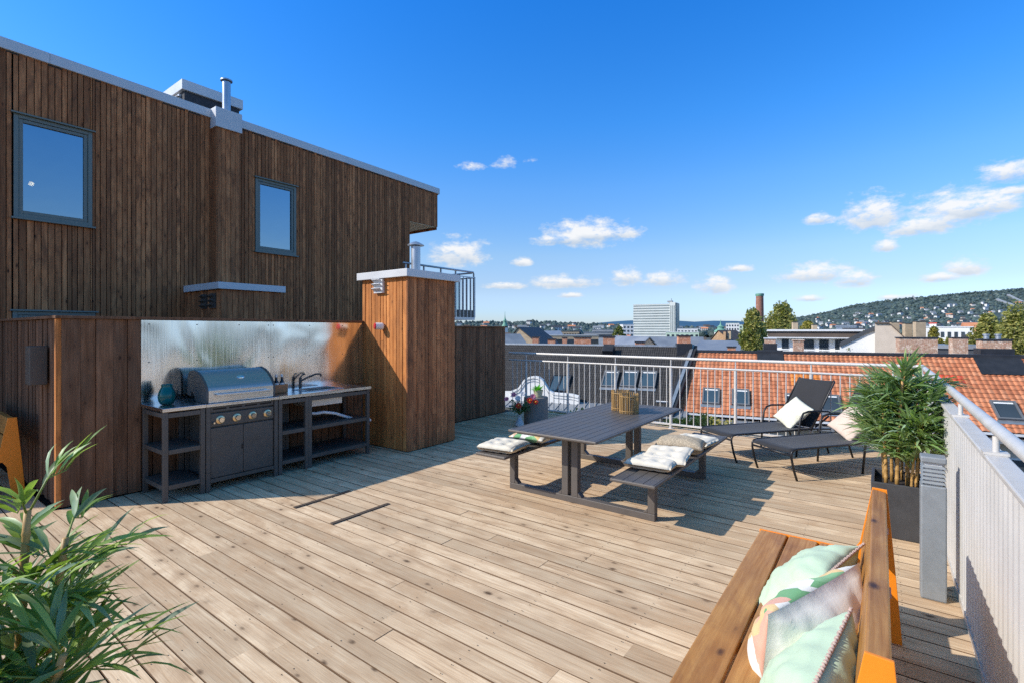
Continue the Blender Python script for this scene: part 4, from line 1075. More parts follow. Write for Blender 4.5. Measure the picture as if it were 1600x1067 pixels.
# ---- red tiled house opposite
RL = Vector((-10.85, 34.81, .2)); Rw = 25.5; RUN, RISE = 4.55, 3.5
dn = (D12 * RUN + Vector((0, 0, -RISE))); SL = dn.length; dn.normalize(); nr = E12.cross(dn); nr = nr if nr.z > 0 else -nr
red = thing('red_tiled_house', 'town house across the street with a long red pantile roof and black ridge', 'house', RL + D12 * 5 + Vector((0, 0, G0Z)))
tiled('roof', RL, E12, dn, Rw, SL, .25, SL / 17, M['tile_red'], red, .036, .025)
MB().obox(RL + E12 * Rw / 2 + Vector((0, 0, .02)), E12 * (Rw / 2), D12 * .17, Vector((0, 0, .09))).build('ridge_cap', M['lead'], red)
back = (-D12 * 4.55 + Vector((0, 0, -3.4))).normalized()
MB().add([RL, RL + E12 * Rw, RL + E12 * Rw + back * SL, RL + back * SL], [(0, 1, 2, 3)])
mb = MB(); mb.quad(RL + Vector((0, 0, -.05)), RL + E12 * Rw + Vector((0, 0, -.05)), RL + E12 * Rw + back * SL, RL + back * SL); mb.build('rear_roof', M['roof_dark'], red)
EL = RL + dn * SL
MB().obox(EL + E12 * Rw / 2 + D12 * .07 + Vector((0, 0, -.06)), E12 * (Rw / 2), D12 * .075, Vector((0, 0, .05))).build('gutter', M['white_metal'], red)
mb = MB().obox(EL + E12 * Rw / 2 + D12 * .55 + Vector((0, 0, -.30)), E12 * (Rw / 2), D12 * .50, Vector((0, 0, .045)))
for k in range(43): mb.obox(EL + E12 * (k * .6 + .2) + D12 * .55 + Vector((0, 0, -.235)), E12 * .02, D12 * .49, Vector((0, 0, .02)))
mb.build('metal_eave', M['roof_metal'], red)
WZ = EL.z - .35
def facade(parent, p, e, dpt, width, ztop, mat, rows, cols, winw=1.0, winh=1.5, rowh=3.1, trim=M['plaster_white']):
    dv = Vector((e.y, -e.x, 0)); dv = dv if dv.y < 0 else -dv
    c = p + e * width / 2 - dv * dpt / 2
    MB().obox((c.x, c.y, (ztop + G0Z) / 2), e * width / 2, dv * dpt / 2, (0, 0, (ztop - G0Z) / 2)).build('wall', mat, parent)
    for r in range(rows):
        for k in range(cols):
            q = p + e * (width * (k + .5) / cols); z = ztop - .9 - winh / 2 - r * rowh
            fr = MB().obox((q.x + dv.x * .02, q.y + dv.y * .02, z), e * (winw / 2 + .09), dv * .04, (0, 0, winh / 2 + .09)).build('window', trim, parent)
            MB().obox((q.x + dv.x * .05, q.y + dv.y * .05, z), e * winw / 2, dv * .018, (0, 0, winh / 2)).build('pane', M['citywin'], fr)
facade(red, EL + E12 * .1, E12, 8.6, Rw - .2, WZ, M['plaster_beige'], 2, 14)
for (x0, x1, y0, y1, m, nm, lab) in ((1470, 1505, 588, 604, 'tile_new', 'tile_patch', 'patch of newer bright red tiles'), (1235, 1282, 583, 602, 'tile_orange', 'tile_patch', 'patch of newer orange tiles')):
    a = hit(x0, y0, RL, nr); b = hit(x1, y0, RL, nr); c = hit(x0, y1, RL, nr)
    iu = round((a - RL).dot(E12) / .25); iv = round((a - RL).dot(dn) / (SL / 17)); nu = max(3, round((b - a).length / .25)); nv = max(2, round((c - a).dot(dn) / (SL / 17)))
    o = tiled(nm, RL + E12 * (iu * .25) + dn * (iv * SL / 17), E12, dn, nu * .25, nv * SL / 17, .25, SL / 17, M[m], red, .036, .025, u0=iu, v0=iv, lift=.012); o['label'] = lab
def sk(px, py, w, h, lab, fm=M['grey_facade'], gm=M['skyglass'], blind=M['whiteplastic'], plane=(RL, nr), ax=(E12, dn), grp='skylights in the red tiled roof'):
    c = hit(px, py, *plane) ; return skylight('skylight', lab, c, ax[0], ax[1], plane[1], w, h, fm, gm, grp, blind)
M['frame_grey'] = plain('skylight_frame_grey', (.16, .165, .17), .5, .2, .08)
fg = M['frame_grey']
sk(1111, 620, .80, 1.15, 'leftmost skylight in the red roof with pale pane', fg)
sk(1157, 622, .80, 1.15, 'skylight in the red roof with half open grey blind, second from the left', fg)
sk(1242, 630, .80, 1.15, 'skylight in the red roof just left behind the lounger backrest', fg, M['citywin'])
sk(1297, 632, .80, 1.15, 'skylight in the red roof just right behind the lounger backrest', fg, M['citywin'])
sk(1572, 643, .82, 1.10, 'rightmost skylight in the red roof above the panel railing', fg, M['citywin'])
chimney('brick_chimney', 'brick chimney with black base on the red roof, beside the white terrace house', 1195, 1212, 528, 552, 33, M['brick_old'], .8, M['white_metal'], 1.15)
chimney('brick_chimney', 'slim brick chimney standing before the white balcony, right of the birches', 1240, 1256, 531, 556, 34.5, M['brick_old'], .6, M['brick_old'], None)
chimney('brick_chimney', 'brick chimney on the right end of the red roof with two metal flues', 1538, 1577, 530, 566, 29, M['brick_old'], .8, M['lead'], 1.3, pots=2)
chimney('brick_chimney', 'very wide weathered brick chimney behind the red roof ridge', 1408, 1462, 527, 556, 34, M['brick_old'], .9, M['lead'], None)
chimney('brick_chimney', 'brick chimney between the wide chimney and the right hand tree', 1490, 1511, 527, 552, 38, M['brick_old'], .8, M['lead'], None)
chimney('brick_chimney', 'small red brick chimney just left of the birch on the red ridge', 1136, 1150, 541, 554, 34.5, M['brick_red'], .5, M['lead'], None)
# black flashing fields
for (px, w, h) in ((1203, 1.5, 1.0), (1563, 2.0, 1.5)):
    c = hit(px, 556 if px < 1300 else 572, RL, nr); MB().obox(c + nr * .075, E12 * w / 2, dn * h / 2, nr * .012).build('flashing', M['lead'], red)
# parapet between the roofs
pa, pb = at(1083, 541, 34.4), at(1044, 650, 29.6)
o = thing('party_wall', 'dark metal clad fire wall between the black roof and the red roof', 'wall', (pb.x, pb.y, -6))
mb = MB(); e = (pb - pa); hd_ = Vector((e.x, e.y, 0)).normalized(); sd = Vector((hd_.y, -hd_.x, 0))
for s_, (w0, w1, up) in enumerate(((-.28, .30, .06),)):
    vs = []
    for p in (pa, pb):
        for w in (w0, w1):
            for z in (-2.2, up): vs.append(p + sd * w + Vector((0, 0, z)))
    mb.add(vs, [(0, 1, 3, 2), (4, 6, 7, 5), (0, 4, 5, 1), (2, 3, 7, 6), (1, 5, 7, 3), (0, 2, 6, 4)])
mb.build('wall', M['lead'], o)
mb = MB().bar(pa + sd * .0 + Vector((0, 0, .11)), pb + Vector((0, 0, .11)), .20, .05); mb.build('coping', M['zinc'], o)
# ---- black roofed house
BR = at(1085, 541.5, 34.5); BR.z = .52; BL = BR - E12 * 18.6
EB = (BR - BL).normalized(); Bw = (BR - BL).length; DB = Vector((EB.y, -EB.x, 0)); DB = DB if DB.y < 0 else -DB
db = (DB * 4.6 + Vector((0, 0, -3.75))); SB = db.length; db.normalize(); nb_ = EB.cross(db); nb_ = nb_ if nb_.z > 0 else -nb_
blk = thing('black_roofed_house', 'town house across the street with black tiled roof and white curved gable', 'house', BL + EB * 8 + DB * 4.6 + Vector((0, 0, G0Z)))
tiled('roof', BL, EB, db, Bw, SB, .15, .24, M['tile_black'], blk, .022, .012, sub=3)
MB().obox(BL + EB * Bw / 2 + Vector((0, 0, .02)), EB * Bw / 2, DB * .13, (0, 0, .06)).build('ridge_cap', M['zinc'], blk)
mb = MB(); bk = (-DB * 4.6 + Vector((0, 0, -3.6))); mb.quad(BL - Vector((0, 0, .05)), BR - Vector((0, 0, .05)), BR + bk, BL + bk); mb.build('rear_roof', M['roof_dark'], blk)
BE = BL + db * SB
facade(blk, BE + EB * .1 - DB * .2, EB, 8.6, Bw - .2, BE.z - .3, M['plaster_white'], 2, 9)
mb = MB().obox(BE + EB * Bw / 2 + DB * .6 + Vector((0, 0, -.12)), EB * Bw / 2, DB * .85 + Vector((0, 0, -.22)), nb_ * .04)
for k in range(int(Bw / .6)): mb.obox(BE + EB * (k * .6 + .3) + DB * .6 + Vector((0, 0, -.06)), EB * .018, DB * .84 + Vector((0, 0, -.22)), (0, 0, .03))
mb.build('metal_eave', M['roof_metal'], blk)
for k in range(10):
    c = BE + EB * (1 + k * 2.0) - db * .5 + nb_ * .12; MB().obox(c, EB * .35, db * .03, nb_ * .05).build('snow_guard', M['white_metal'], blk) if k in (7, 8) else None
# curved gable
GP = BE + DB * .30
def gp(px, py): return hit(px, py, GP, DB)
gpts = [(770, 640), (770, 611), (797, 611), (804, 608), (811, 605), (816, 598), (820, 592), (826, 588.5), (834, 587), (842, 588.5), (848, 593), (852, 600), (857, 608), (864, 612.5), (876, 614), (892, 615), (904, 618), (904, 640)]
o0 = gp(834, 640); poly = [((gp(a, b) - o0).dot(EB), gp(a, b).z - o0.z) for a, b in gpts]
gb = MB().prism(poly, o0, EB, (0, 0, 1), DB, -.3, 0).build('curved_gable', M['plaster_white'], blk)
mb = MB(); inner = poly[2:-1]
for off, zz in ((.08, .12), (.30, .06)):
    for (a, b) in zip(inner, inner[1:]):
        p, q = o0 + EB * a[0] + Vector((0, 0, a[1] - off)) + DB * .03, o0 + EB * b[0] + Vector((0, 0, b[1] - off)) + DB * .03
        mb.bar(p, q, zz, zz, DB)
mb.build('gable_moulding', M['plaster_white'], gb)
nbp = (BL, nb_)
for k, (px, py, lab) in enumerate(((954, 593, 'left of three skylights in the black roof'), (984, 593, 'middle of three skylights in the black roof'), (1013, 594, 'right of three skylights in the black roof'))):
    sk(px, py, .86, 1.35, lab, M['frame_grey'], M['skyglass'], M['whiteplastic'], nbp, (EB, db), 'skylights in the black roof')
for px, lab in ((868, 'left roof window right behind the white curved gable'), (882, 'right roof window right behind the white curved gable')):
    sk(px, 600, .55, 1.5, lab, M['lead'], M['skyglass'], None, nbp, (EB, db), 'skylights in the black roof')
for a in ((895, 925, 526.5, 545, 38.3, 'wide red brick chimney on the black roof ridge'), (941, 962, 525.5, 546, 37.3, 'red brick chimney with tall black base in the middle of the black ridge'), (1059, 1080, 524, 548, 34.2, 'red brick chimney at the right end of the black ridge by the fire wall'),
          (855, 868, 529, 546, 39.6, 'small dark fronted brick chimney left of the wide one'), (992, 1008, 533.5, 548, 37.8, 'low brick chimney behind the black ridge, right of the middle one'), (831, 842, 526, 546, 45, 'brick chimney behind the black ridge near the timber wall'), (878, 886, 527, 546, 50, 'narrow brick chimney behind the black ridge with a tall flue')):
    chimney('brick_chimney', a[5], a[0], a[1], a[2], a[3], a[4], M['brick_red'], .8, M['lead'], 1.0 if a[0] in (1059,) else None, R(25))
c = hit(952, 552, BL, nb_); MB().obox(c + nb_ * .25, EB * .38, db * .36, nb_ * .32).build('chimney_base', M['lead'], blk)

# ---- generic far building
def bldg(name, label, px0, px1, ptop, d, depth, mat, roof='flat', roofm=None, yaw=0, rise=0, rows=0, cols=0, winw=.5, winh=.5, cat='building', group=None, side=1, win_m=None, zb=None, band=False, fz=.8):
    a, b = at(px0, ptop, d), at(px1, ptop, d); cx = (a + b) / 2; w = (b - a).length
    r = Vector((CS, SN, 0)); yv = math.radians(yaw); w = w / max(.5, math.cos(yv)); yv -= math.atan(((px0 + px1) / 2 - 800) / FPX); w *= math.cos(math.atan(((px0 + px1) / 2 - 800) / FPX)); r = Vector((r.x * math.cos(yv) - r.y * math.sin(yv), r.x * math.sin(yv) + r.y * math.cos(yv), 0))
    bk = Vector((-r.y, r.x, 0)); zt = a.z - rise; zb = G0Z if zb is None else zb
    t = thing(name, label, cat, (cx.x, cx.y, zb), group); c = cx + bk * depth / 2
    MB().obox((c.x, c.y, (zt + zb) / 2), r * w / 2, bk * depth / 2, (0, 0, (zt - zb) / 2)).build('wall', mat, t)
    roofm = roofm or M['roof_dark']
    if roof == 'flat':
        MB().obox((c.x, c.y, zt + .15), r * (w / 2 + .15), bk * (depth / 2 + .15), (0, 0, .15)).build('roof', roofm, t)
    elif roof == 'side':      # ridge parallel to the front
        P = [c - r * (w / 2 + .2), c + r * (w / 2 + .2)]; mb = MB(); vs = []
        for p in P: vs += [Vector((p.x, p.y, zt)) - bk * (depth / 2 + .3), Vector((p.x, p.y, zt + rise)), Vector((p.x, p.y, zt)) + bk * (depth / 2 + .3)]
        mb.add(vs, [(0, 3, 4, 1), (1, 4, 5, 2), (0, 1, 2), (3, 5, 4), (0, 2, 5, 3)]); mb.build('roof', roofm, t)
    elif roof == 'gable':     # gable faces the camera
        pk = side; mb = MB(); vs = []
        for s_ in (-1, 1):
            q = bk * (depth / 2 * s_)
            vs += [Vector((c.x, c.y, zt)) - r * w / 2 + q, Vector((c.x, c.y, zt + rise)) + r * (w / 2 * (pk - 1)) + q, Vector((c.x, c.y, zt)) + r * w / 2 + q]
        mb.add(vs, [(0, 1, 2), (3, 5, 4), (0, 2, 5, 3), (0, 3, 4, 1), (1, 4, 5, 2)]); mb.build('gable', mat, t)
        mb = MB(); vs = []
        up = Vector((0, 0, .12))
        for s_ in (-1, 1):
            q = bk * ((depth / 2 + .25) * s_)
            vs += [Vector((c.x, c.y, zt - .1)) - r * (w / 2 + .3) + q + up, Vector((c.x, c.y, zt + rise)) + r * (w / 2 * (pk - 1)) + q + up, Vector((c.x, c.y, zt - .1)) + r * (w / 2 + .3) + q + up]
        vs += [v + Vector((0, 0, .18)) for v in vs]
        mb.add(vs, [(0, 1, 4, 3), (1, 2, 5, 4), (6, 9, 10, 7), (7, 10, 11, 8), (0, 6, 7, 1), (1, 7, 8, 2), (3, 4, 10, 9), (4, 5, 11, 10), (0, 3, 9, 6), (2, 8, 11, 5)]); mb.build('roof', roofm, t)
    H = min(zt - zb, rows * 3.3 + 1.2) if rows else 0
    wm = win_m or M['citywin']
    for i in range(rows):
        z = zt - fz - (i + .5) * 3.2 + .3
        if band:
            MB().obox(Vector((cx.x, cx.y, z)) - bk * .06, r * (w / 2 - .3), bk * .08, (0, 0, winh * 1.6)).build('window_band', wm, t)
        else:
            for k in range(cols):
                p = cx + r * (w * ((k + .5) / cols - .5)) - bk * .06
                MB().obox(Vector((p.x, p.y, z)), r * (w / cols * winw / 2), bk * .08, (0, 0, winh * 1.6)).build('window', wm, t)
    return t, c, r, bk, w, zt
bldg('gabled_house', 'beige gabled house with steep dark blue roof behind the black ridge at left', 786, 850, 513, 120, 16, M['plaster_tan'], 'gable', M['roof_dark'], -20, 5, 0, 0, side=.75)
bldg('red_house', 'red walled house with grey blue roof, left end of the skyline', 780, 826, 522, 85, 10, M['redpaint'], 'side', M['roof_metal'], 18, 2.4)
bldg('flat_block', 'low grey block with pale blue roof left of the wide chimney', 846, 880, 517, 260, 30, M['grey_facade'], 'side', M['roof_metal'], 5, 2.5, 1, 6)
bldg('flat_block', 'long low dark roofed block behind the wide chimney', 872, 905, 518, 300, 40, M['plaster_tan'], 'flat', M['roof_dark'], 0, 0, 1, 8)
bldg('red_house', 'small red painted house between the grey blocks', 899, 909, 516.5, 310, 14, M['redpaint'], 'side', M['roof_dark'], 10, 3)
bldg('office_block', 'stepped grey office block left of the white block', 912, 962, 520, 340, 30, M['grey_facade'], 'flat', M['roof_metal'], 0, 0, 2, 1, band=True)
bldg('office_block', 'upper grey office tower part with roof boxes, left of the high rise', 925, 958, 515.5, 370, 30, M['grey_facade'], 'flat', M['roof_metal'], 0, 0, 1, 1, band=True)
bldg('flat_block', 'long pale flat block with ribbon windows left of the middle ridge chimney', 855, 935, 525, 200, 20, M['plaster_tan'], 'flat', M['grey_facade'], 0, 0, 1, 1, band=True)
bldg('white_block', 'narrow white apartment block touching the left side of the high rise', 973, 990, 507.5, 420, 20, M['plaster_white'], 'flat', M['white_metal'], 8, 0, 3, 3)
bldg('gabled_house', 'brown gabled house in front of the white block, partly hidden by a tree', 955, 984, 527, 130, 10, M['plaster_tan'], 'side', M['roof_brown'], -15, 4)
hr, c, r, bk, w, zt = bldg('high_rise', 'pale green and glass slab high rise, tallest building on the skyline', 989, 1046, 476, 620, 22, M['tower_band'], 'flat', M['tower_band'], -12, 0, 15, 1, .5, .42, band=True, win_m=M['tower_glass'], fz=.5)
fc = c - bk * 11
MB().obox(Vector((fc.x, fc.y, (zt + G0Z) / 2)) + r * (w / 2 + 3.3), r * 3.3, bk * .5, (0, 0, (zt - G0Z) / 2 + 2.2)).build('stair_tower', M['tower_band'], hr)
for k in range(3): MB().obox(Vector((fc.x, fc.y, (zt + G0Z) / 2)) + r * (w / 2 + 1.3 + k * 2) - bk * .55, r * .45, bk * .06, (0, 0, (zt - G0Z) / 2 - 2)).build('window_band', M['tower_glass'], hr)
MB().obox(Vector((c.x, c.y, (zt + G0Z) / 2)) + r * (w / 2 + 3.6), r * 4.4, bk * 10.4, (0, 0, (zt - G0Z) / 2 + 1.4)).build('glass_side', M['tower_glass'], hr)
MB().obox(Vector((fc.x, fc.y, zt + 3.2)) + r * (w / 2 - .5) + bk * 6, r * 3, bk * 3, (0, 0, 1.0)).build('roof_crane', M['grey_facade'], hr)
MB().tube([Vector((fc.x, fc.y, zt)) + r * (w / 2 + 1) + bk * 6, Vector((fc.x, fc.y, zt + 7)) + r * (w / 2 + 1) + bk * 6], .4, 6).build('mast', M['grey_facade'], hr)
bldg('green_block', 'pale mint banded building at the foot of the high rise', 1040, 1092, 519.5, 330, 20, M['mint_facade'], 'flat', M['plaster_white'], 0, 0, 2, 7, .5, .4)
bldg('white_block', 'white penthouse block behind the mint banded building', 1058, 1090, 514, 380, 20, M['plaster_white'], 'flat', M['white_metal'], 0, 0, 1, 6)
bldg('gabled_house', 'peach gabled house with grey metal roof behind the black ridge', 990, 1036, 529, 75, 12, M['plaster_peach'], 'gable', M['roof_metal'], 28, 2.4, side=1.05)
bldg('metal_roofed_house', 'broad blue grey metal roof behind the right ridge chimney', 1014, 1100, 527, 95, 16, M['plaster_white'], 'side', M['roof_metal'], 0, 3.2)
bldg('metal_roofed_house', 'grey metal roofed house left of the birch tree', 1080, 1150, 533, 60, 12, M['plaster_white'], 'side', M['roof_metal'], -10, 1.6)
bldg('gabled_house', 'ochre brick gabled house with brown roof left of the birch', 1104, 1152, 517.5, 150, 14, M['ochre'], 'gable', M['roof_brown'], -22, 4.5, side=.75)
chimney('brick_chimney', 'thin ochre chimney on the brown roof, left one', 1130, 1134, 518, 528, 148, M['ochre'], 1.2, M['lead'], None, 0, 'chimneys on the brown roof')
chimney('brick_chimney', 'thin pale chimney on the brown roof, right one', 1137, 1142, 517, 528, 148, M['plaster_tan'], 1.2, M['lead'], None, 0, 'chimneys on the brown roof')
bldg('white_block', 'white apartment block with balconies behind the copper turret', 1134, 1155, 505.5, 460, 20, M['plaster_white'], 'flat', M['mint_facade'], 0, 0, 3, 5)
bldg('green_block', 'pale glassy block half behind the birch tree', 1155, 1170, 508, 480, 20, M['mint_facade'], 'flat', M['plaster_white'], 0, 0, 3, 3)
# copper turrets
for (px, pt, pb, d, rr, lab) in ((1126, 500, 519, 330, 4.0, 'green copper turret with a spike left of the birch'), (789, 487, 512, 420, 2.6, 'slender green church spire rising over the timber screen wall')):
    p = at(px, pb, d); top = at(px, pt, d); h = top.z - p.z
    t = thing('church_spire', lab, 'spire', (p.x, p.y, G0Z))
    MB().lathe([(rr, G0Z - p.z), (rr, 0)], p, 12).build('tower', M['plaster_white'], t)
    MB().lathe([(rr * 1.1, 0), (rr * 1.0, h * .12), (rr * .55, h * .25), (rr * .5, h * .38), (rr * .62, h * .42), (rr * .2, h * .56), (rr * .07, h * .75), (rr * .04, h)], p, 12).build('copper_cap', M['copper'], t, smooth='angle')
p = at(1187, 520, 210); top = at(1187, 459, 210); h = top.z - G0Z
t = thing('factory_chimney', 'tall round brick factory chimney rising behind the birches', 'chimney', (p.x, p.y, G0Z))
MB().lathe([(1.95, 0), (1.45, h - 1.2)], (p.x, p.y, G0Z), 28).build('stack', M['brick_stack'], t, smooth='angle')
MB().lathe([(1.47, h - 1.2), (1.66, h - .9), (1.66, h - .1), (1.3, h)], (p.x, p.y, G0Z), 28).build('copper_rim', M['copper'], t, smooth='angle')
# white terrace house
wt, c, r, bk, w, zt = bldg('terrace_house', 'white penthouse with long dark eave, glazed front and white balcony', 1195, 1345, 522, 66, 10, M['plaster_white'], 'none', None, -6, 0)
fc = c - bk * 5
def wb(nm, u0, u1, z0, z1, o0, o1, m, b=0): return MB().obox(Vector((fc.x, fc.y, zt + (z0 + z1) / 2)) + r * ((u0 + u1) / 2) - bk * ((o0 + o1) / 2), r * ((u1 - u0) / 2), bk * ((o1 - o0) / 2), (0, 0, (z1 - z0) / 2)).build(nm, m, wt, bevel=b)
wb('roof', -w / 2 - .2, w / 2 + .2, .35, .6, -9.8, 1.5, M['white_metal']); wb('eave_band', -w / 2 + .3, w / 2 - .1, -.42, .34, -.5, 1.2, M['roof_brown']); wb('eave_trim', -w / 2, w / 2, -.56, -.43, -.3, 1.35, M['white_metal'])
for (a, b) in ((.16, .25), (.40, .52), (.56, .67), (.72, .80), (.83, .90)):
    f_ = wb('window', -w / 2 + w * a, -w / 2 + w * b, -2.4, -.65, 0, .06, M['plaster_white']); MB().obox(Vector((fc.x, fc.y, zt - 1.52)) + r * (-w / 2 + w * (a + b) / 2) - bk * .08, r * (w * (b - a) / 2 - .08), bk * .03, (0, 0, .8)).build('pane', M['citywin'], f_)
for z in (-2.05, -2.3, -2.55): wb('balcony_rail', -w / 2 + 1.2, w / 2 - .6, z - .085, z + .085, 1.3, 1.36, M['plaster_white'])
wb('balcony_floor', -w / 2 + .5, w / 2 - .2, -3.1, -2.8, .05, 1.4, M['plaster_white'])
for k in range(7): wb('balcony_post', -w / 2 + 1.4 + k * 1.75, -w / 2 + 1.5 + k * 1.75, -2.8, -1.95, 1.25, 1.299, M['plaster_white'])
for a in ((1239, 1247, 503, 517, 70, 'tan roof chimney over the terrace house, left one'), (1270, 1277, 507, 517, 70, 'tan roof chimney over the terrace house, right one')):
    chimney('roof_chimney', a[5], *a[:5], M['plaster_tan'], .7, M['lead'], None, R(20), 'tan chimneys over the terrace house')
bldg('metal_penthouse', 'pale grey metal roof box behind the terrace house', 1306, 1337, 511, 110, 8, M['zinc'], 'flat', M['zinc'], 0)
bldg('dark_penthouse', 'dark seamed metal penthouse right of the terrace house', 1318, 1350, 516, 72, 6, M['roof_dark'], 'flat', M['roof_dark'], 0)
def leafcards(mb, c, rx, rz, n, s, rd, droop=0, shell=.45, gap_scale=1.2, seed=0):
    k = 0; tries = 0
    while k < n and tries < n * 6:
        tries += 1
        v = Vector((rd.gauss(0, 1), rd.gauss(0, 1), rd.gauss(0, 1))).normalized() * (rd.uniform(shell, 1) ** .6)
        p = c + Vector((v.x * rx, v.y * rx, v.z * rz))
        if noise.noise(Vector((p.x, p.y, p.z * .8)) * gap_scale / max(rx, .1) * 1.7 + Vector((seed, 0, 0))) < -.12: continue
        a = Vector((rd.gauss(0, 1), rd.gauss(0, 1), rd.gauss(0, 1) - droop)).normalized(); b = a.orthogonal().normalized()
        q = s * rd.uniform(.6, 1.3)
        mb.add([p - a * q, p + b * q * .45, p + a * q, p - b * q * .45], [(0, 1, 2, 3)]); k += 1
M['birch_leaf'] = leafmat('birch_foliage', (.21, .23, .05), (.34, .31, .10), .4)
M['tree_leaf'] = leafmat('broadleaf_foliage', (.10, .135, .035), (.20, .21, .06), .45)
M['tree_yellow'] = leafmat('yellowing_foliage', (.24, .22, .04), (.38, .32, .08), .35)
def profile_house(name, label, pts, d, depth, mat, roofm, i0, i1, th=.16):
    """front wall drawn as its own outline, roof slab on the edge pts[i0]..pts[i1]"""
    o_ = at(*pts[0], d); q_ = at(*pts[-1], d); bk = Vector((o_.x + q_.x, o_.y + q_.y, 0)).normalized(); r = Vector((bk.y, -bk.x, 0)); P = [hit(px, py, o_, bk) for px, py in pts]
    t = thing(name, label, 'house', (o_.x, o_.y, G0Z)); pol = [((p - o_).dot(r), p.z - o_.z) for p in P]
    zb = G0Z - o_.z; full = [(pol[0][0], zb)] + pol + [(pol[-1][0], zb)]
    MB().prism(full, o_, r, (0, 0, 1), bk, 0, depth).build('wall', mat, t)
    mb = MB()
    for a, b in zip(pol[i0:i1], pol[i0 + 1:i1 + 1]):
        mb.prism([(a[0], a[1] + .003), (b[0], b[1] + .003), (b[0], b[1] + th), (a[0], a[1] + th)], o_, r, (0, 0, 1), bk, -.25, depth + .2)
    mb.build('roof', roofm, t); return t
wg = profile_house('white_gable_house', 'white gable wall with climbing ivy and dark sloping roof', [(1312, 541), (1334, 531), (1352, 522), (1368, 516)], 60, 7, M['plaster_white'], M['roof_dark'], 0, 3, .45)
rd = random.Random(61); mb = MB()
for k in range(5):
    leafcards(mb, at(*((1330, 541), (1334, 534), (1350, 525), (1358, 529), (1326, 548))[k], 59.8), .55, .7, 260, .11, rd, .5, .1, 2, k)
mb.build('ivy', M['tree_leaf'], wg, recalc=False)
profile_house('rendered_gable_house', 'beige rendered gable with dark verge right of the ivy wall', [(1367, 506), (1389, 506), (1432, 546)], 57, 9, M['plaster_beige'], M['roof_brown'], 0, 2, .16)
for a in ((1393, 1405, 503, 520, 70, 'left of three tall tan chimneys behind the rendered gable'), (1415, 1425, 505, 528, 68, 'middle of three tall tan chimneys behind the rendered gable'), (1432, 1446, 502, 530, 66, 'right and widest of three tall tan chimneys behind the rendered gable')):
    chimney('tall_chimney', a[5], *a[:5], M['plaster_tan'], .9, M['lead'], None, R(20), 'tall tan chimneys')
bldg('long_white_building', 'long low white building with grey roof between the tall chimney and right tree', 1446, 1520, 512, 150, 20, M['plaster_white'], 'flat', M['white_metal'], 0, 0, 1, 7)
bldg('red_topped_block', 'small white block with bright red top on the long white building', 1452, 1463, 506, 165, 8, M['plaster_white'], 'flat', M['tile_new'], 0)
bldg('pink_house', 'pink house with red roof beside the right hand tree', 1510, 1540, 504, 190, 14, M['plaster_peach'], 'side', M['tile_red'], 10, 4)
bldg('white_house', 'white house with two tall windows right of the small brick chimney', 1506, 1524, 528, 48, 5, M['plaster_white'], 'flat', M['roof_dark'], 0, 0, 1, 2, .5, .6)
bldg('yellow_house', 'small yellow wall beside the right hand tree', 1522, 1538, 541, 50, 4, plain('yellow_plaster', (.72, .55, .14), .85), 'flat', M['roof_dark'], 0)
bldg('dark_flat_roof', 'dark blue flat roof just behind the right part of the red ridge', 1462, 1548, 545, 42, 5, M['roof_dark'], 'flat', M['roof_metal'], 0)
bldg('ochre_block', 'ochre roofed block behind the timber screen wall by the spire', 700, 800, 520, 150, 20, M['plaster_tan'], 'side', M['roof_brown'], 0, 3)
rnd = random.Random(77)
for k in range(26):      # filler roofs between the nearer houses and the hill
    px = rnd.uniform(700, 1180) if k < 17 else rnd.uniform(1240, 1640); w_ = rnd.uniform(14, 34); d = rnd.uniform(230, 420)
    kind = rnd.choice(['pale plastered', 'tan plastered', 'grey fronted']); m_ = {'pale plastered': 'plaster_white', 'tan plastered': 'plaster_tan', 'grey fronted': 'grey_facade'}[kind]
    rf = rnd.choice(['roof_dark', 'roof_metal', 'roof_brown', 'tile_red'])
    bldg('town_house', '%s town house with %s roof in the distant roofscape' % (kind, {'roof_dark': 'dark', 'roof_metal': 'grey metal', 'roof_brown': 'brown', 'tile_red': 'red tiled'}[rf]), px, px + w_, rnd.uniform(523, 531), d, 14, M[m_], 'side', M[rf], rnd.uniform(-25, 25), 4, 1, 4, .5, .4, group='distant town houses')

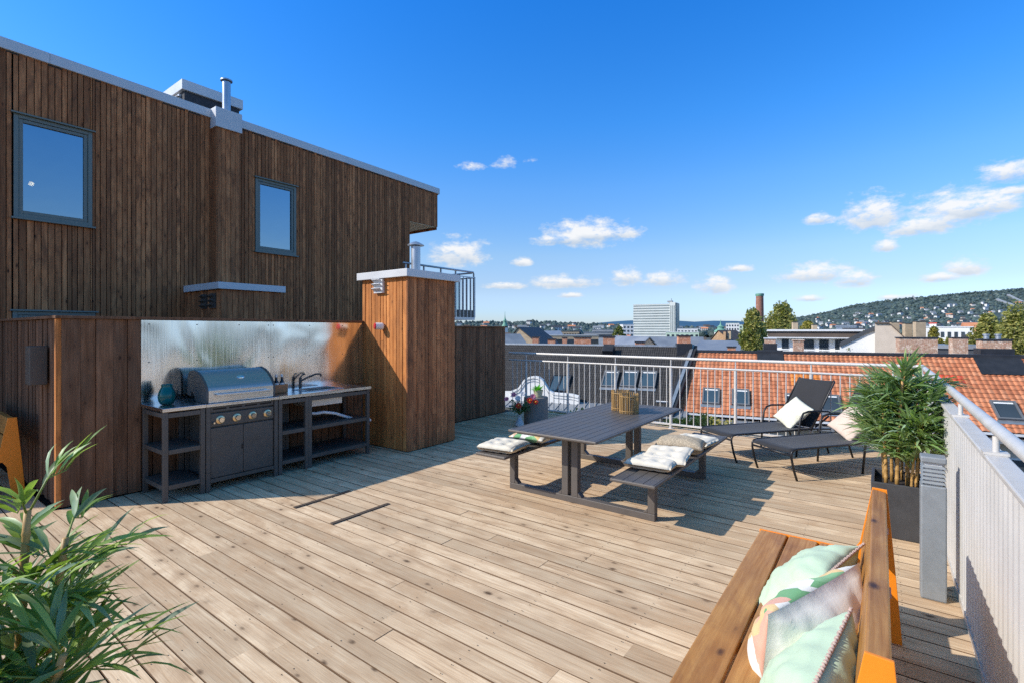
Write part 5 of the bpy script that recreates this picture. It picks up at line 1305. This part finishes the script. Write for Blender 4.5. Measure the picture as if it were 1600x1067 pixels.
# ---- trees
M['bark'] = plain('tree_bark', (.16, .14, .12), .9, 0, .3, 3)
def tree(name, label, px, ptop, pbot, d, rpx, leafm, clumps, n, s, seed, droop=0, group='trees among the roofs', shape=1.0):
    rd = random.Random(seed); top = at(px, ptop, d); bot = at(px, pbot, d); rx = rpx / FPX * d; H = top.z - bot.z
    t = thing(name, label, 'tree', (bot.x, bot.y, G0Z), group)
    b0 = Vector((bot.x, bot.y, G0Z)); m0 = Vector((bot.x, bot.y, bot.z + H * .4)); e0 = Vector((bot.x, bot.y, top.z - H * .08))
    MB().tube([b0, (b0 + m0) / 2 + Vector((.1, 0, 0)), m0, e0], [.03 * H + .12, .022 * H + .1, .015 * H + .06, .02], 8).build('trunk', M['bark'], t, smooth=True)
    mb = MB(); lb = MB()
    for k in range(clumps):
        f = (k + .5) / clumps; z = bot.z + H * (.08 + .86 * f); prof = math.sin(min(1, (f * .9 + .22)) * math.pi) ** .7 if shape == 1 else (1 - f * .75)
        a = k * 2.4 + rd.uniform(-.4, .4); rr = rx * prof * rd.uniform(.25, .72)
        c = Vector((bot.x + math.cos(a) * rr, bot.y + math.sin(a) * rr, z)); cr = rx * rd.uniform(.26, .42)
        lb.tube([m0.lerp(e0, max(0, f - .3)), (m0.lerp(e0, max(0, f - .2)) + c) / 2 + Vector((0, 0, .1 * H)), c], [.012 * H + .03, .008 * H + .02, .01], 5)
        leafcards(mb, c, cr, cr * (1.15 if droop else .85), n // clumps, s, rd, droop, .2, 1.4, seed)
        if droop:
            for q in range(4):
                p = c + Vector((rd.uniform(-cr, cr), rd.uniform(-cr, cr), -cr * .5)); L_ = rd.uniform(.5, 1.4) * cr
                for j in range(n // clumps // 14):
                    u = rd.random(); pp = p + Vector((rd.gauss(0, .12), rd.gauss(0, .12), -u * L_)); aa = Vector((rd.gauss(0, .5), rd.gauss(0, .5), -1)).normalized(); bb = aa.orthogonal().normalized(); qq = s * rd.uniform(.6, 1.2)
                    mb.add([pp - aa * qq, pp + bb * qq * .4, pp + aa * qq, pp - bb * qq * .4], [(0, 1, 2, 3)])
    lb.build('limbs', M['bark'], t, smooth=True); mb.build('crown', leafm, t, recalc=False)
    return t
tree('birch_tree', 'weeping yellow green birch in front of the factory chimney', 1176, 486, 562, 48, 26, M['birch_leaf'], 26, 5600, .16, 1, .9, 'birches by the factory chimney')
tree('birch_tree', 'broader birch with loose crown right of the factory chimney', 1222, 478, 540, 75, 36, M['birch_leaf'], 28, 5200, .24, 2, .7, 'birches by the factory chimney')
tree('broadleaf_tree', 'low yellowing tree behind the two terrace house chimneys', 1262, 503, 530, 110, 20, M['tree_yellow'], 14, 1500, .38, 3)
tree('broadleaf_tree', 'large sunlit tree at the right edge behind the brick chimney', 1590, 484, 585, 42, 52, M['birch_leaf'], 34, 7000, .15, 4, .3)
tree('broadleaf_tree', 'tall tree left part of the green mass by the right brick chimney', 1543, 494, 570, 46, 33, M['birch_leaf'], 28, 5200, .16, 5, .3)
tree('broadleaf_tree', 'small bright shrubby tree behind the wide brick chimney', 1460, 511, 550, 50, 15, M['tree_yellow'], 12, 1700, .16, 6)
tree('broadleaf_tree', 'small round tree left of the peach gabled house', 995, 527, 560, 90, 13, M['tree_leaf'], 10, 900, .3, 7)
tree('broadleaf_tree', 'yellow green bush between the wide chimney and the next chimney', 1482, 526, 560, 45, 9, M['birch_leaf'], 8, 900, .14, 8)
tree('broadleaf_tree', 'dark round tree beside the white apartment block', 968, 510, 535, 330, 14, M['tree_leaf'], 10, 700, .9, 9)
# rust coloured shrub by the right chimney and roof garden shrubs below the railing
def bush(name, label, px, py, d, r, leafm, n, s, seed, group):
    rd = random.Random(seed); c = at(px, py, d); t = thing(name, label, 'shrub', (c.x, c.y, c.z - r), group); mb = MB(); lb = MB()
    for k in range(9):
        a = rd.uniform(0, 6.28); q = c + Vector((math.cos(a) * r * .55, math.sin(a) * r * .55, rd.uniform(-.3, .35) * r)); leafcards(mb, q, r * .55, r * .5, n // 9, s, rd, 0, .2, 1.5, seed); lb.tube([c + Vector((0, 0, -r * 1.3)), q], [.02, .008], 5)
    lb.build('stems', M['bark'], t); mb.build('leaves', leafm, t, recalc=False)
GS = 'shrubs on the ledge below the railing'
bush('shrub', 'yellow green shrub on the ledge below the railing, right of the table end', 1086, 667, 14.5, .55, M['tree_yellow'], 1500, .05, 41, GS)
bush('shrub', 'round shrub on the ledge seen through the bars under the lounger', 1125, 671, 14.0, .5, M['tree_yellow'], 1300, .05, 42, GS)
bush('shrub', 'flat reddish tinged shrub on the ledge just behind the table end', 1052, 668, 14.6, .42, M['tree_yellow'], 1000, .05, 43, GS)
bush('shrub', 'dark green shrub on the ledge below the drum table', 885, 660, 15.5, .6, M['tree_leaf'], 1600, .055, 44, GS)
bush('shrub', 'dark green shrub on the ledge between the vase and the picnic table', 935, 662, 15.2, .6, M['tree_leaf'], 1600, .055, 45, GS)

# ---- hills
def hill(name, prof, d0, d1, y0, mat, rows=26, rough=.0, seed=0, back=.85):
    """prof: list of (px, ridge py); rises from d0 (at row y0) to the ridge at d1"""
    mb = MB(); xs = []
    for (a, ya), (b, yb_) in zip(prof, prof[1:]):
        n = max(1, int((b - a) / 8)); xs += [(a + (b - a) * k / n, ya + (yb_ - ya) * k / n) for k in range(n)]
    xs.append(prof[-1]); m = len(xs)
    def pt(px, py, t):
        d = d0 + (d1 - d0) * t; y = y0 + (py - y0) * (t ** 1.05)
        p = at(px, y, d); h = noise.noise(Vector((px * .012, t * 3, seed))) * rough * d1 * .004 * math.sin(min(1, t) * math.pi)
        p.z += h; return p
    for r_ in range(rows + 1):
        for (px, py) in xs: mb.v.append(pt(px, py, r_ / rows))
    for (px, py) in xs: q = at(px, py + (y0 - py) * back, d1 * 1.4); mb.v.append(q)
    for r_ in range(rows + 1):
        for k in range(m - 1): a = r_ * m + k; mb.f.append((a, a + 1, a + m + 1, a + m)); mb.m.append(0)
    return mb.build(name, mat, kind='structure', smooth=True), pt, xs
def hillmat(name, c1, c2, c3, s):
    t = NT(name); o = t.obj(); n = t.noise(o, s, 6, .62); v = t.vor(o, s * 14)
    c = t.ramp(n, [(.35, c1), (.52, c2), (.68, c3)]); c = t.mix(1, c, t.rng(v, 0, .7, 1.3, .55), 'MULTIPLY')
    return t.fin(c, .95, 0, t.bump(v, -.6, 8), .1)
PR = [(1080, 519), (1180, 512), (1240, 500), (1290, 490), (1340, 478), (1400, 469.5), (1450, 466), (1500, 461), (1560, 456.5), (1600, 453.5), (1700, 449), (1820, 452), (1950, 470)]
HM = hillmat('hazed_forest_hill', (.075, .112, .115), (.095, .135, .128), (.13, .165, .14), .004)  # bluish distance haze mixed into the slope colours
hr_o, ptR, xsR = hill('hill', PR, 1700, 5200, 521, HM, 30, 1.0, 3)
PLh = [(560, 515), (660, 508), (720, 505), (760, 505), (800, 506), (830, 503), (850, 504.5), (880, 507), (905, 506.5), (940, 508), (980, 510.5), (1040, 513), (1120, 514), (1250, 516), (1330, 519)]
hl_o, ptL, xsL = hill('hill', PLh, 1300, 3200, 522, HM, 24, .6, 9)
BM_ = plain('hazed_blue_hill', (.060, .135, .215), 1, 0, .12, .0006, 0, .0)  # blue of the far haze put into the base colour
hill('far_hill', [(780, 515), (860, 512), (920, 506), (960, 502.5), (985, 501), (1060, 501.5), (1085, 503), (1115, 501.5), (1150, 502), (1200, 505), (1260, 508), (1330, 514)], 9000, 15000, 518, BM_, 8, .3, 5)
# woods: one mass of crowns on the slopes and between the roofs
M['hazed_wood_leaf'] = leafmat('woodland', (.075, .112, .112), (.125, .165, .14), .35)  # crowns tinted bluish, distance haze put into the leaf colour
rd = random.Random(5); mb = MB()
def blob(p, w, h):
    n = 6; vs = [p + Vector((0, 0, h))]
    for (f, k) in ((.55, .75), (.2, 1.0), (-.2, .7)):
        for j in range(n):
            a = j * 6.283 / n + f; q = w * k * rd.uniform(.7, 1.25); vs.append(p + Vector((math.cos(a) * q, math.sin(a) * q, h * f + rd.uniform(-.1, .1) * h)))
    fs = [(0, 1 + j, 1 + (j + 1) % n) for j in range(n)]
    for r_ in range(2):
        for j in range(n): fs.append((1 + r_ * n + j, 1 + (r_ + 1) * n + j, 1 + (r_ + 1) * n + (j + 1) % n, 1 + r_ * n + (j + 1) % n))
    mb.add(vs, fs)
def prof_y(prof, px):
    for (a, ya), (b, yb_) in zip(prof, prof[1:]):
        if a <= px <= b: return ya + (yb_ - ya) * (px - a) / (b - a)
    return prof[-1][1]
for (prof, pf, n, lo, hi) in ((PR, ptR, 5200, 1180, 1760), (PLh, ptL, 2600, 640, 1320)):
    for k in range(n):
        px = rd.uniform(lo, hi); t_ = rd.random() ** .75 if k % 9 else 1.0; p = pf(px, prof_y(prof, px), t_); s_ = (p - Vector((0, 0, 0))).length
        if noise.noise(Vector((px * .03, t_ * 6, 2))) > .25 and k % 9: continue
        w_ = rd.uniform(5, 10) * (1 + s_ / 6000); blob(p, w_, w_ * rd.uniform(.8, 1.5))
for k in range(420):      # tree belts in the town
    px = rd.uniform(690, 1760); d = rd.uniform(650, 1500)
    if 980 < px < 1062: continue
    p = at(px, 520 + rd.uniform(-2, 3), d); p.z = max(G0Z + 6, p.z - 4); w_ = rd.uniform(4, 8); blob(p, w_, w_ * rd.uniform(.9, 1.5))
w_o = mb.build('woodland', M['hazed_wood_leaf'], kind='stuff', recalc=False); tag(w_o, 'distant woodland covering the hills and town edge', 'woodland')
# houses on the slopes (shared meshes)
def house_mesh(wm, rm):
    mb = MB().box(-5, 5, -4, 4, -4, 5); mb.add([(-5.5, -4.6, 4.8), (5.5, -4.6, 4.8), (5.5, 4.6, 4.8), (-5.5, 4.6, 4.8), (-5.5, 0, 8.2), (5.5, 0, 8.2)], [(0, 1, 5, 4), (2, 3, 4, 5), (0, 4, 3), (1, 2, 5), (0, 3, 2, 1)], 1)
    for k in (-3, 0, 3):
        for z in (.8, 3.2): mb.box(k - .7, k + .7, -4.05, -4.01, z - .7, z + .7, 2)
    o = mb.build('hillside_house', [wm, rm, M['citywin']]); me = o.data; bpy.data.objects.remove(o); return me
wm_ = plain('hill_house_white', (.66, .66, .64), .85); pm_ = plain('hill_house_pale', (.52, .46, .40), .85)
HMs = [house_mesh(wm_, M['roof_dark']), house_mesh(wm_, M['roof_metal']), house_mesh(pm_, M['tile_red']), house_mesh(pm_, M['roof_brown'])]
KN = ['white house with dark roof among trees on the distant hillside', 'white house with grey roof among trees on the distant hillside', 'pale house with red roof among trees on the distant hillside', 'pale house with brown roof among trees on the distant hillside']
for (prof, pf, n, lo, hi, tm, ex) in ((PR, ptR, 165, 1270, 1640, .72, 1.0), (PLh, ptL, 50, 700, 1150, .8, 1.0)):
    for k in range(n):
        px = rd.uniform(lo, hi); t_ = .12 + (rd.random() ** 1.3) * (tm - .12); p = pf(px, prof_y(prof, px), t_); i = rd.choice((0, 0, 0, 1, 1, 2, 3)); o = bpy.data.objects.new('hillside_house', HMs[i]); COL.objects.link(o)
        f_ = rd.uniform(1.0, 1.9) * (1 + .5 * t_); o.location = p + Vector((0, 0, 9 if prof is PR else 7)); o.scale = (f_ * rd.uniform(.9, 1.7), f_, f_); o.rotation_euler = (0, 0, YAW + rd.uniform(-.6, .6)); tag(o, KN[i], 'house', 'houses on the distant hillsides')
# ski jump on the ridge
a, b, c_, e_ = at(1426, 462.5, 5100), at(1433, 471, 5080), at(1441, 475.5, 5060), at(1455, 478, 5040)
t = thing('ski_jump', 'pale steel ski jump ramp rising over the hill ridge', 'ski jump', b)
mb = MB(); pts = [a, a.lerp(b, .5) + Vector((0, 0, -6)), b, c_, e_]
for p, q in zip(pts, pts[1:]): mb.bar(p, q, 16, 12)
mb.build('ramp', M['grey_facade'], t)
MB().bar(at(1427, 478, 5100), at(1430, 467, 5100), 9, 9).build('support', M['grey_facade'], t)
MB().obox(at(1450, 478, 5030), (45, 20, 0), (-10, 20, 0), (0, 0, 9)).build('stand', M['grey_facade'], t)
# ski slopes on the hill at right
for (q, lab) in ((((1575, 464), (1590, 472), (1604, 477)), 'pale upper clearing running down the right hill'), (((1558, 472), (1572, 477), (1584, 480)), 'pale lower clearing on the right hill')):
    mb = MB(); ps = []
    for (px, py) in q:
        yb_ = prof_y(PR, px); tt = ((521 - py) / (521 - yb_)) ** (1 / 1.05); p = ptR(px, yb_, tt) + Vector((0, 0, 14)); ps.append(p)
    for p, s_ in zip(ps, ps[1:]): mb.bar(p, s_, 18, 14)
    o = mb.build('ski_slope', M['grey_facade'], kind='structure')
SKY_STRENGTH, SUN_STRENGTH, SKY_SAT, CLOUD_BR = .15, 5.0, 1.35, 6.2
SKY_GRADE = [(0, (.74, .90, 1.5)), (.035, (.79, .93, 1.44)), (.08, (1.0, .92, 1.12)), (.14, (1.35, 1.13, 1.17)), (.26, (1.36, 1.33, 1.50)), (.37, (.98, 1.38, 1.72)), (.56, (.66, 1.36, 1.89)), (.72, (1.6, 1.6, 1.6)), (1, (4.2, 2.2, 1.35))]  # top stops whiten the unseen sky overhead to neutralise blue ambient light
CLOUDS = [ # px, py, half width, half height in reference pixels -> directions on the sky
 (915, 372, 55, 20), (955, 368, 45, 9), (870, 378, 35, 8), (1365, 342, 42, 26), (1490, 335, 70, 26), (1540, 325, 60, 18), (1440, 358, 60, 14),
 (1580, 274, 50, 16), (1275, 432, 55, 14), (1335, 440, 30, 12), (980, 437, 22, 12), (1035, 440, 28, 11), (1117, 450, 24, 15), (1508, 422, 30, 13),
 (1470, 436, 30, 7), (715, 402, 38, 20), (880, 444, 50, 9), (790, 448, 30, 5), (790, 258, 14, 7, .45), (738, 264, 13, 5, .4), (827, 254, 8, 5, .4), (1280, 345, 22, 8),
 (1385, 388, 18, 8), (1150, 422, 22, 5), (815, 412, 14, 6), (1265, 468, 24, 5), (1400, 466, 30, 4), (890, 463, 18, 4), (1585, 300, 30, 6)]
# ================================================================ SKY, SUN, CAMERA
W = bpy.data.worlds.new('World'); SC.world = W; W.use_nodes = True
nt = W.node_tree; N = nt.nodes; Lk = nt.links; N.clear()
out = N.new('ShaderNodeOutputWorld'); W.cycles.sampling_method = 'MANUAL'; W.cycles.sample_map_resolution = 256
bg = N.new('ShaderNodeBackground'); bg.inputs[1].default_value = SKY_STRENGTH
SUN_EL, SUN_AZ = R(35.5), R(180 + 43.0)       # the sun stands behind and left of the camera
sky = N.new('ShaderNodeTexSky'); sky.sky_type = 'NISHITA'; sky.sun_disc = False
sky.sun_elevation = SUN_EL; sky.sun_rotation = SUN_AZ; sky.altitude = 100; sky.air_density = 1.0; sky.dust_density = .4; sky.ozone_density = 2.5
class WN(NT):
    def __init__(s): s.t = nt; s.n = N; s.l = Lk
w = WN()
gen = w.add('ShaderNodeTexCoord').outputs['Generated']
sx = w.add('ShaderNodeSeparateXYZ'); w.put(sx.inputs[0], gen)
az = w.math('MULTIPLY', w.math('ARCTAN2', sx.outputs[0], sx.outputs[1]), 57.2958)
el = w.math('MULTIPLY', w.math('ARCSINE', sx.outputs[2]), 57.2958)
cmb = w.add('ShaderNodeCombineXYZ'); w.put(cmb.inputs[0], az); w.put(cmb.inputs[1], w.math('MULTIPLY', el, 1.9))
n1 = w.noise(cmb.outputs[0], .50, 8, .66)
n2 = w.noise(cmb.outputs[0], .16, 2, .5)
# puffs: azimuth, elevation, half width, half height (degrees), weight
PUFFS = []
def puff(px, py, wx, wy, k=1.0):
    d = at(px, py, 100) - Vector((0, 0, EYE)); d.normalize()
    e = at(px + wx, py, 100) - Vector((0, 0, EYE)); e.normalize(); u = at(px, py - wy, 100) - Vector((0, 0, EYE)); u.normalize()
    A = lambda q: math.degrees(math.atan2(q.x, q.y)); E_ = lambda q: math.degrees(math.asin(q.z))
    PUFFS.append((A(d), E_(d), 1.25 * abs(A(e) - A(d)), 1.6 * abs(E_(u) - E_(d)), k))
for p in CLOUDS: puff(*p)
den = None; shade = None
cz = w.add('ShaderNodeCombineXYZ'); w.put(cz.inputs[0], az); w.put(cz.inputs[1], el)
for (a0, e0, ww, hh, k) in PUFFS:
    nd = w.add('ShaderNodeVectorMath', operation='MULTIPLY_ADD'); w.put(nd.inputs[0], cz.outputs[0]); nd.inputs[1].default_value = (1 / ww, 1 / hh, 0); nd.inputs[2].default_value = (-a0 / ww, -e0 / hh, 0)
    v = nd.outputs[0]
    q = w.vmath('MAXIMUM', v, w.vmath('MULTIPLY', v, (-1, -1.9, 0)))
    nd = w.add('ShaderNodeVectorMath', operation='DOT_PRODUCT'); w.put(nd.inputs[0], q); w.put(nd.inputs[1], q)
    dn = w.math('MULTIPLY_ADD', nd.outputs['Value'], -k, k)
    nd = w.add('ShaderNodeVectorMath', operation='DOT_PRODUCT'); w.put(nd.inputs[0], v); nd.inputs[1].default_value = (0, 1, 0)
    sh = w.math('MULTIPLY', w.math('MAXIMUM', dn, 0), nd.outputs['Value'])
    den = dn if den is None else w.math('MAXIMUM', den, dn)
    shade = sh if shade is None else w.math('ADD', shade, sh)
den = w.math('MAXIMUM', den, -3.0)
d2 = w.math('ADD', den, w.math('MULTIPLY', w.math('SUBTRACT', n1, .48), 4.2))
mask = w.rng(d2, -.15, 1.0, 0, 1); mask = w.math('POWER', mask, 1.25)
lit = w.rng(w.math('ADD', shade, w.math('MULTIPLY', w.math('SUBTRACT', n1, .5), .9)), -.35, .32, 0, 1)
ccol = w.mix(lit, tuple(x * CLOUD_BR for x in (.55, .66, .80)), tuple(x * CLOUD_BR for x in (1.05, 1.05, 1.05)))
hs = w.add('ShaderNodeHueSaturation'); hs.inputs['Saturation'].default_value = SKY_SAT; hs.inputs['Hue'].default_value = .5; w.put(hs.inputs['Color'], sky.outputs[0])
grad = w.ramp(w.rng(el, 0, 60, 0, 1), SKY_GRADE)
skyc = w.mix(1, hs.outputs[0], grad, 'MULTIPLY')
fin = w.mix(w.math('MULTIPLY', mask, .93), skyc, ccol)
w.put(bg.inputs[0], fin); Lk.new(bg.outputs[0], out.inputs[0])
ld = bpy.data.lights.new('sun', 'SUN'); ld.energy = SUN_STRENGTH; ld.angle = R(.53); ld.color = (1, .93, .82)
so = bpy.data.objects.new('sun', ld); COL.objects.link(so)
dvec = Vector((-math.sin(SUN_AZ) * math.cos(SUN_EL), -math.cos(SUN_AZ) * math.cos(SUN_EL), -math.sin(SUN_EL)))
so.rotation_euler = dvec.to_track_quat('-Z', 'Y').to_euler(); so.location = (-20, -20, 30)
cd = bpy.data.cameras.new('camera'); cam = bpy.data.objects.new('camera', cd); COL.objects.link(cam)
cam.location = (0, 0, EYE); cam.rotation_euler = (R(90), 0, YAW)
cd.sensor_width = 36; cd.lens = FPX / 1600 * 36; cd.shift_y = -(533.5 - HOR) / 1600
cd.clip_start = .05; cd.clip_end = 60000
SC.camera = cam
SC.view_settings.view_transform = 'Standard'; SC.view_settings.look = 'None'; SC.view_settings.exposure = 0; SC.view_settings.gamma = 1
SC.render.engine = 'CYCLES'
try:
    SC.cycles.use_denoising = False; SC.cycles.denoiser = 'OPENIMAGEDENOISE'
    SC.cycles.denoising_input_passes = 'RGB_ALBEDO_NORMAL'
except Exception: pass
SC.cycles.max_bounces = 6; SC.cycles.transparent_max_bounces = 12; SC.cycles.sample_clamp_indirect = 6
SC.cycles.caustics_reflective = False; SC.cycles.caustics_refractive = False
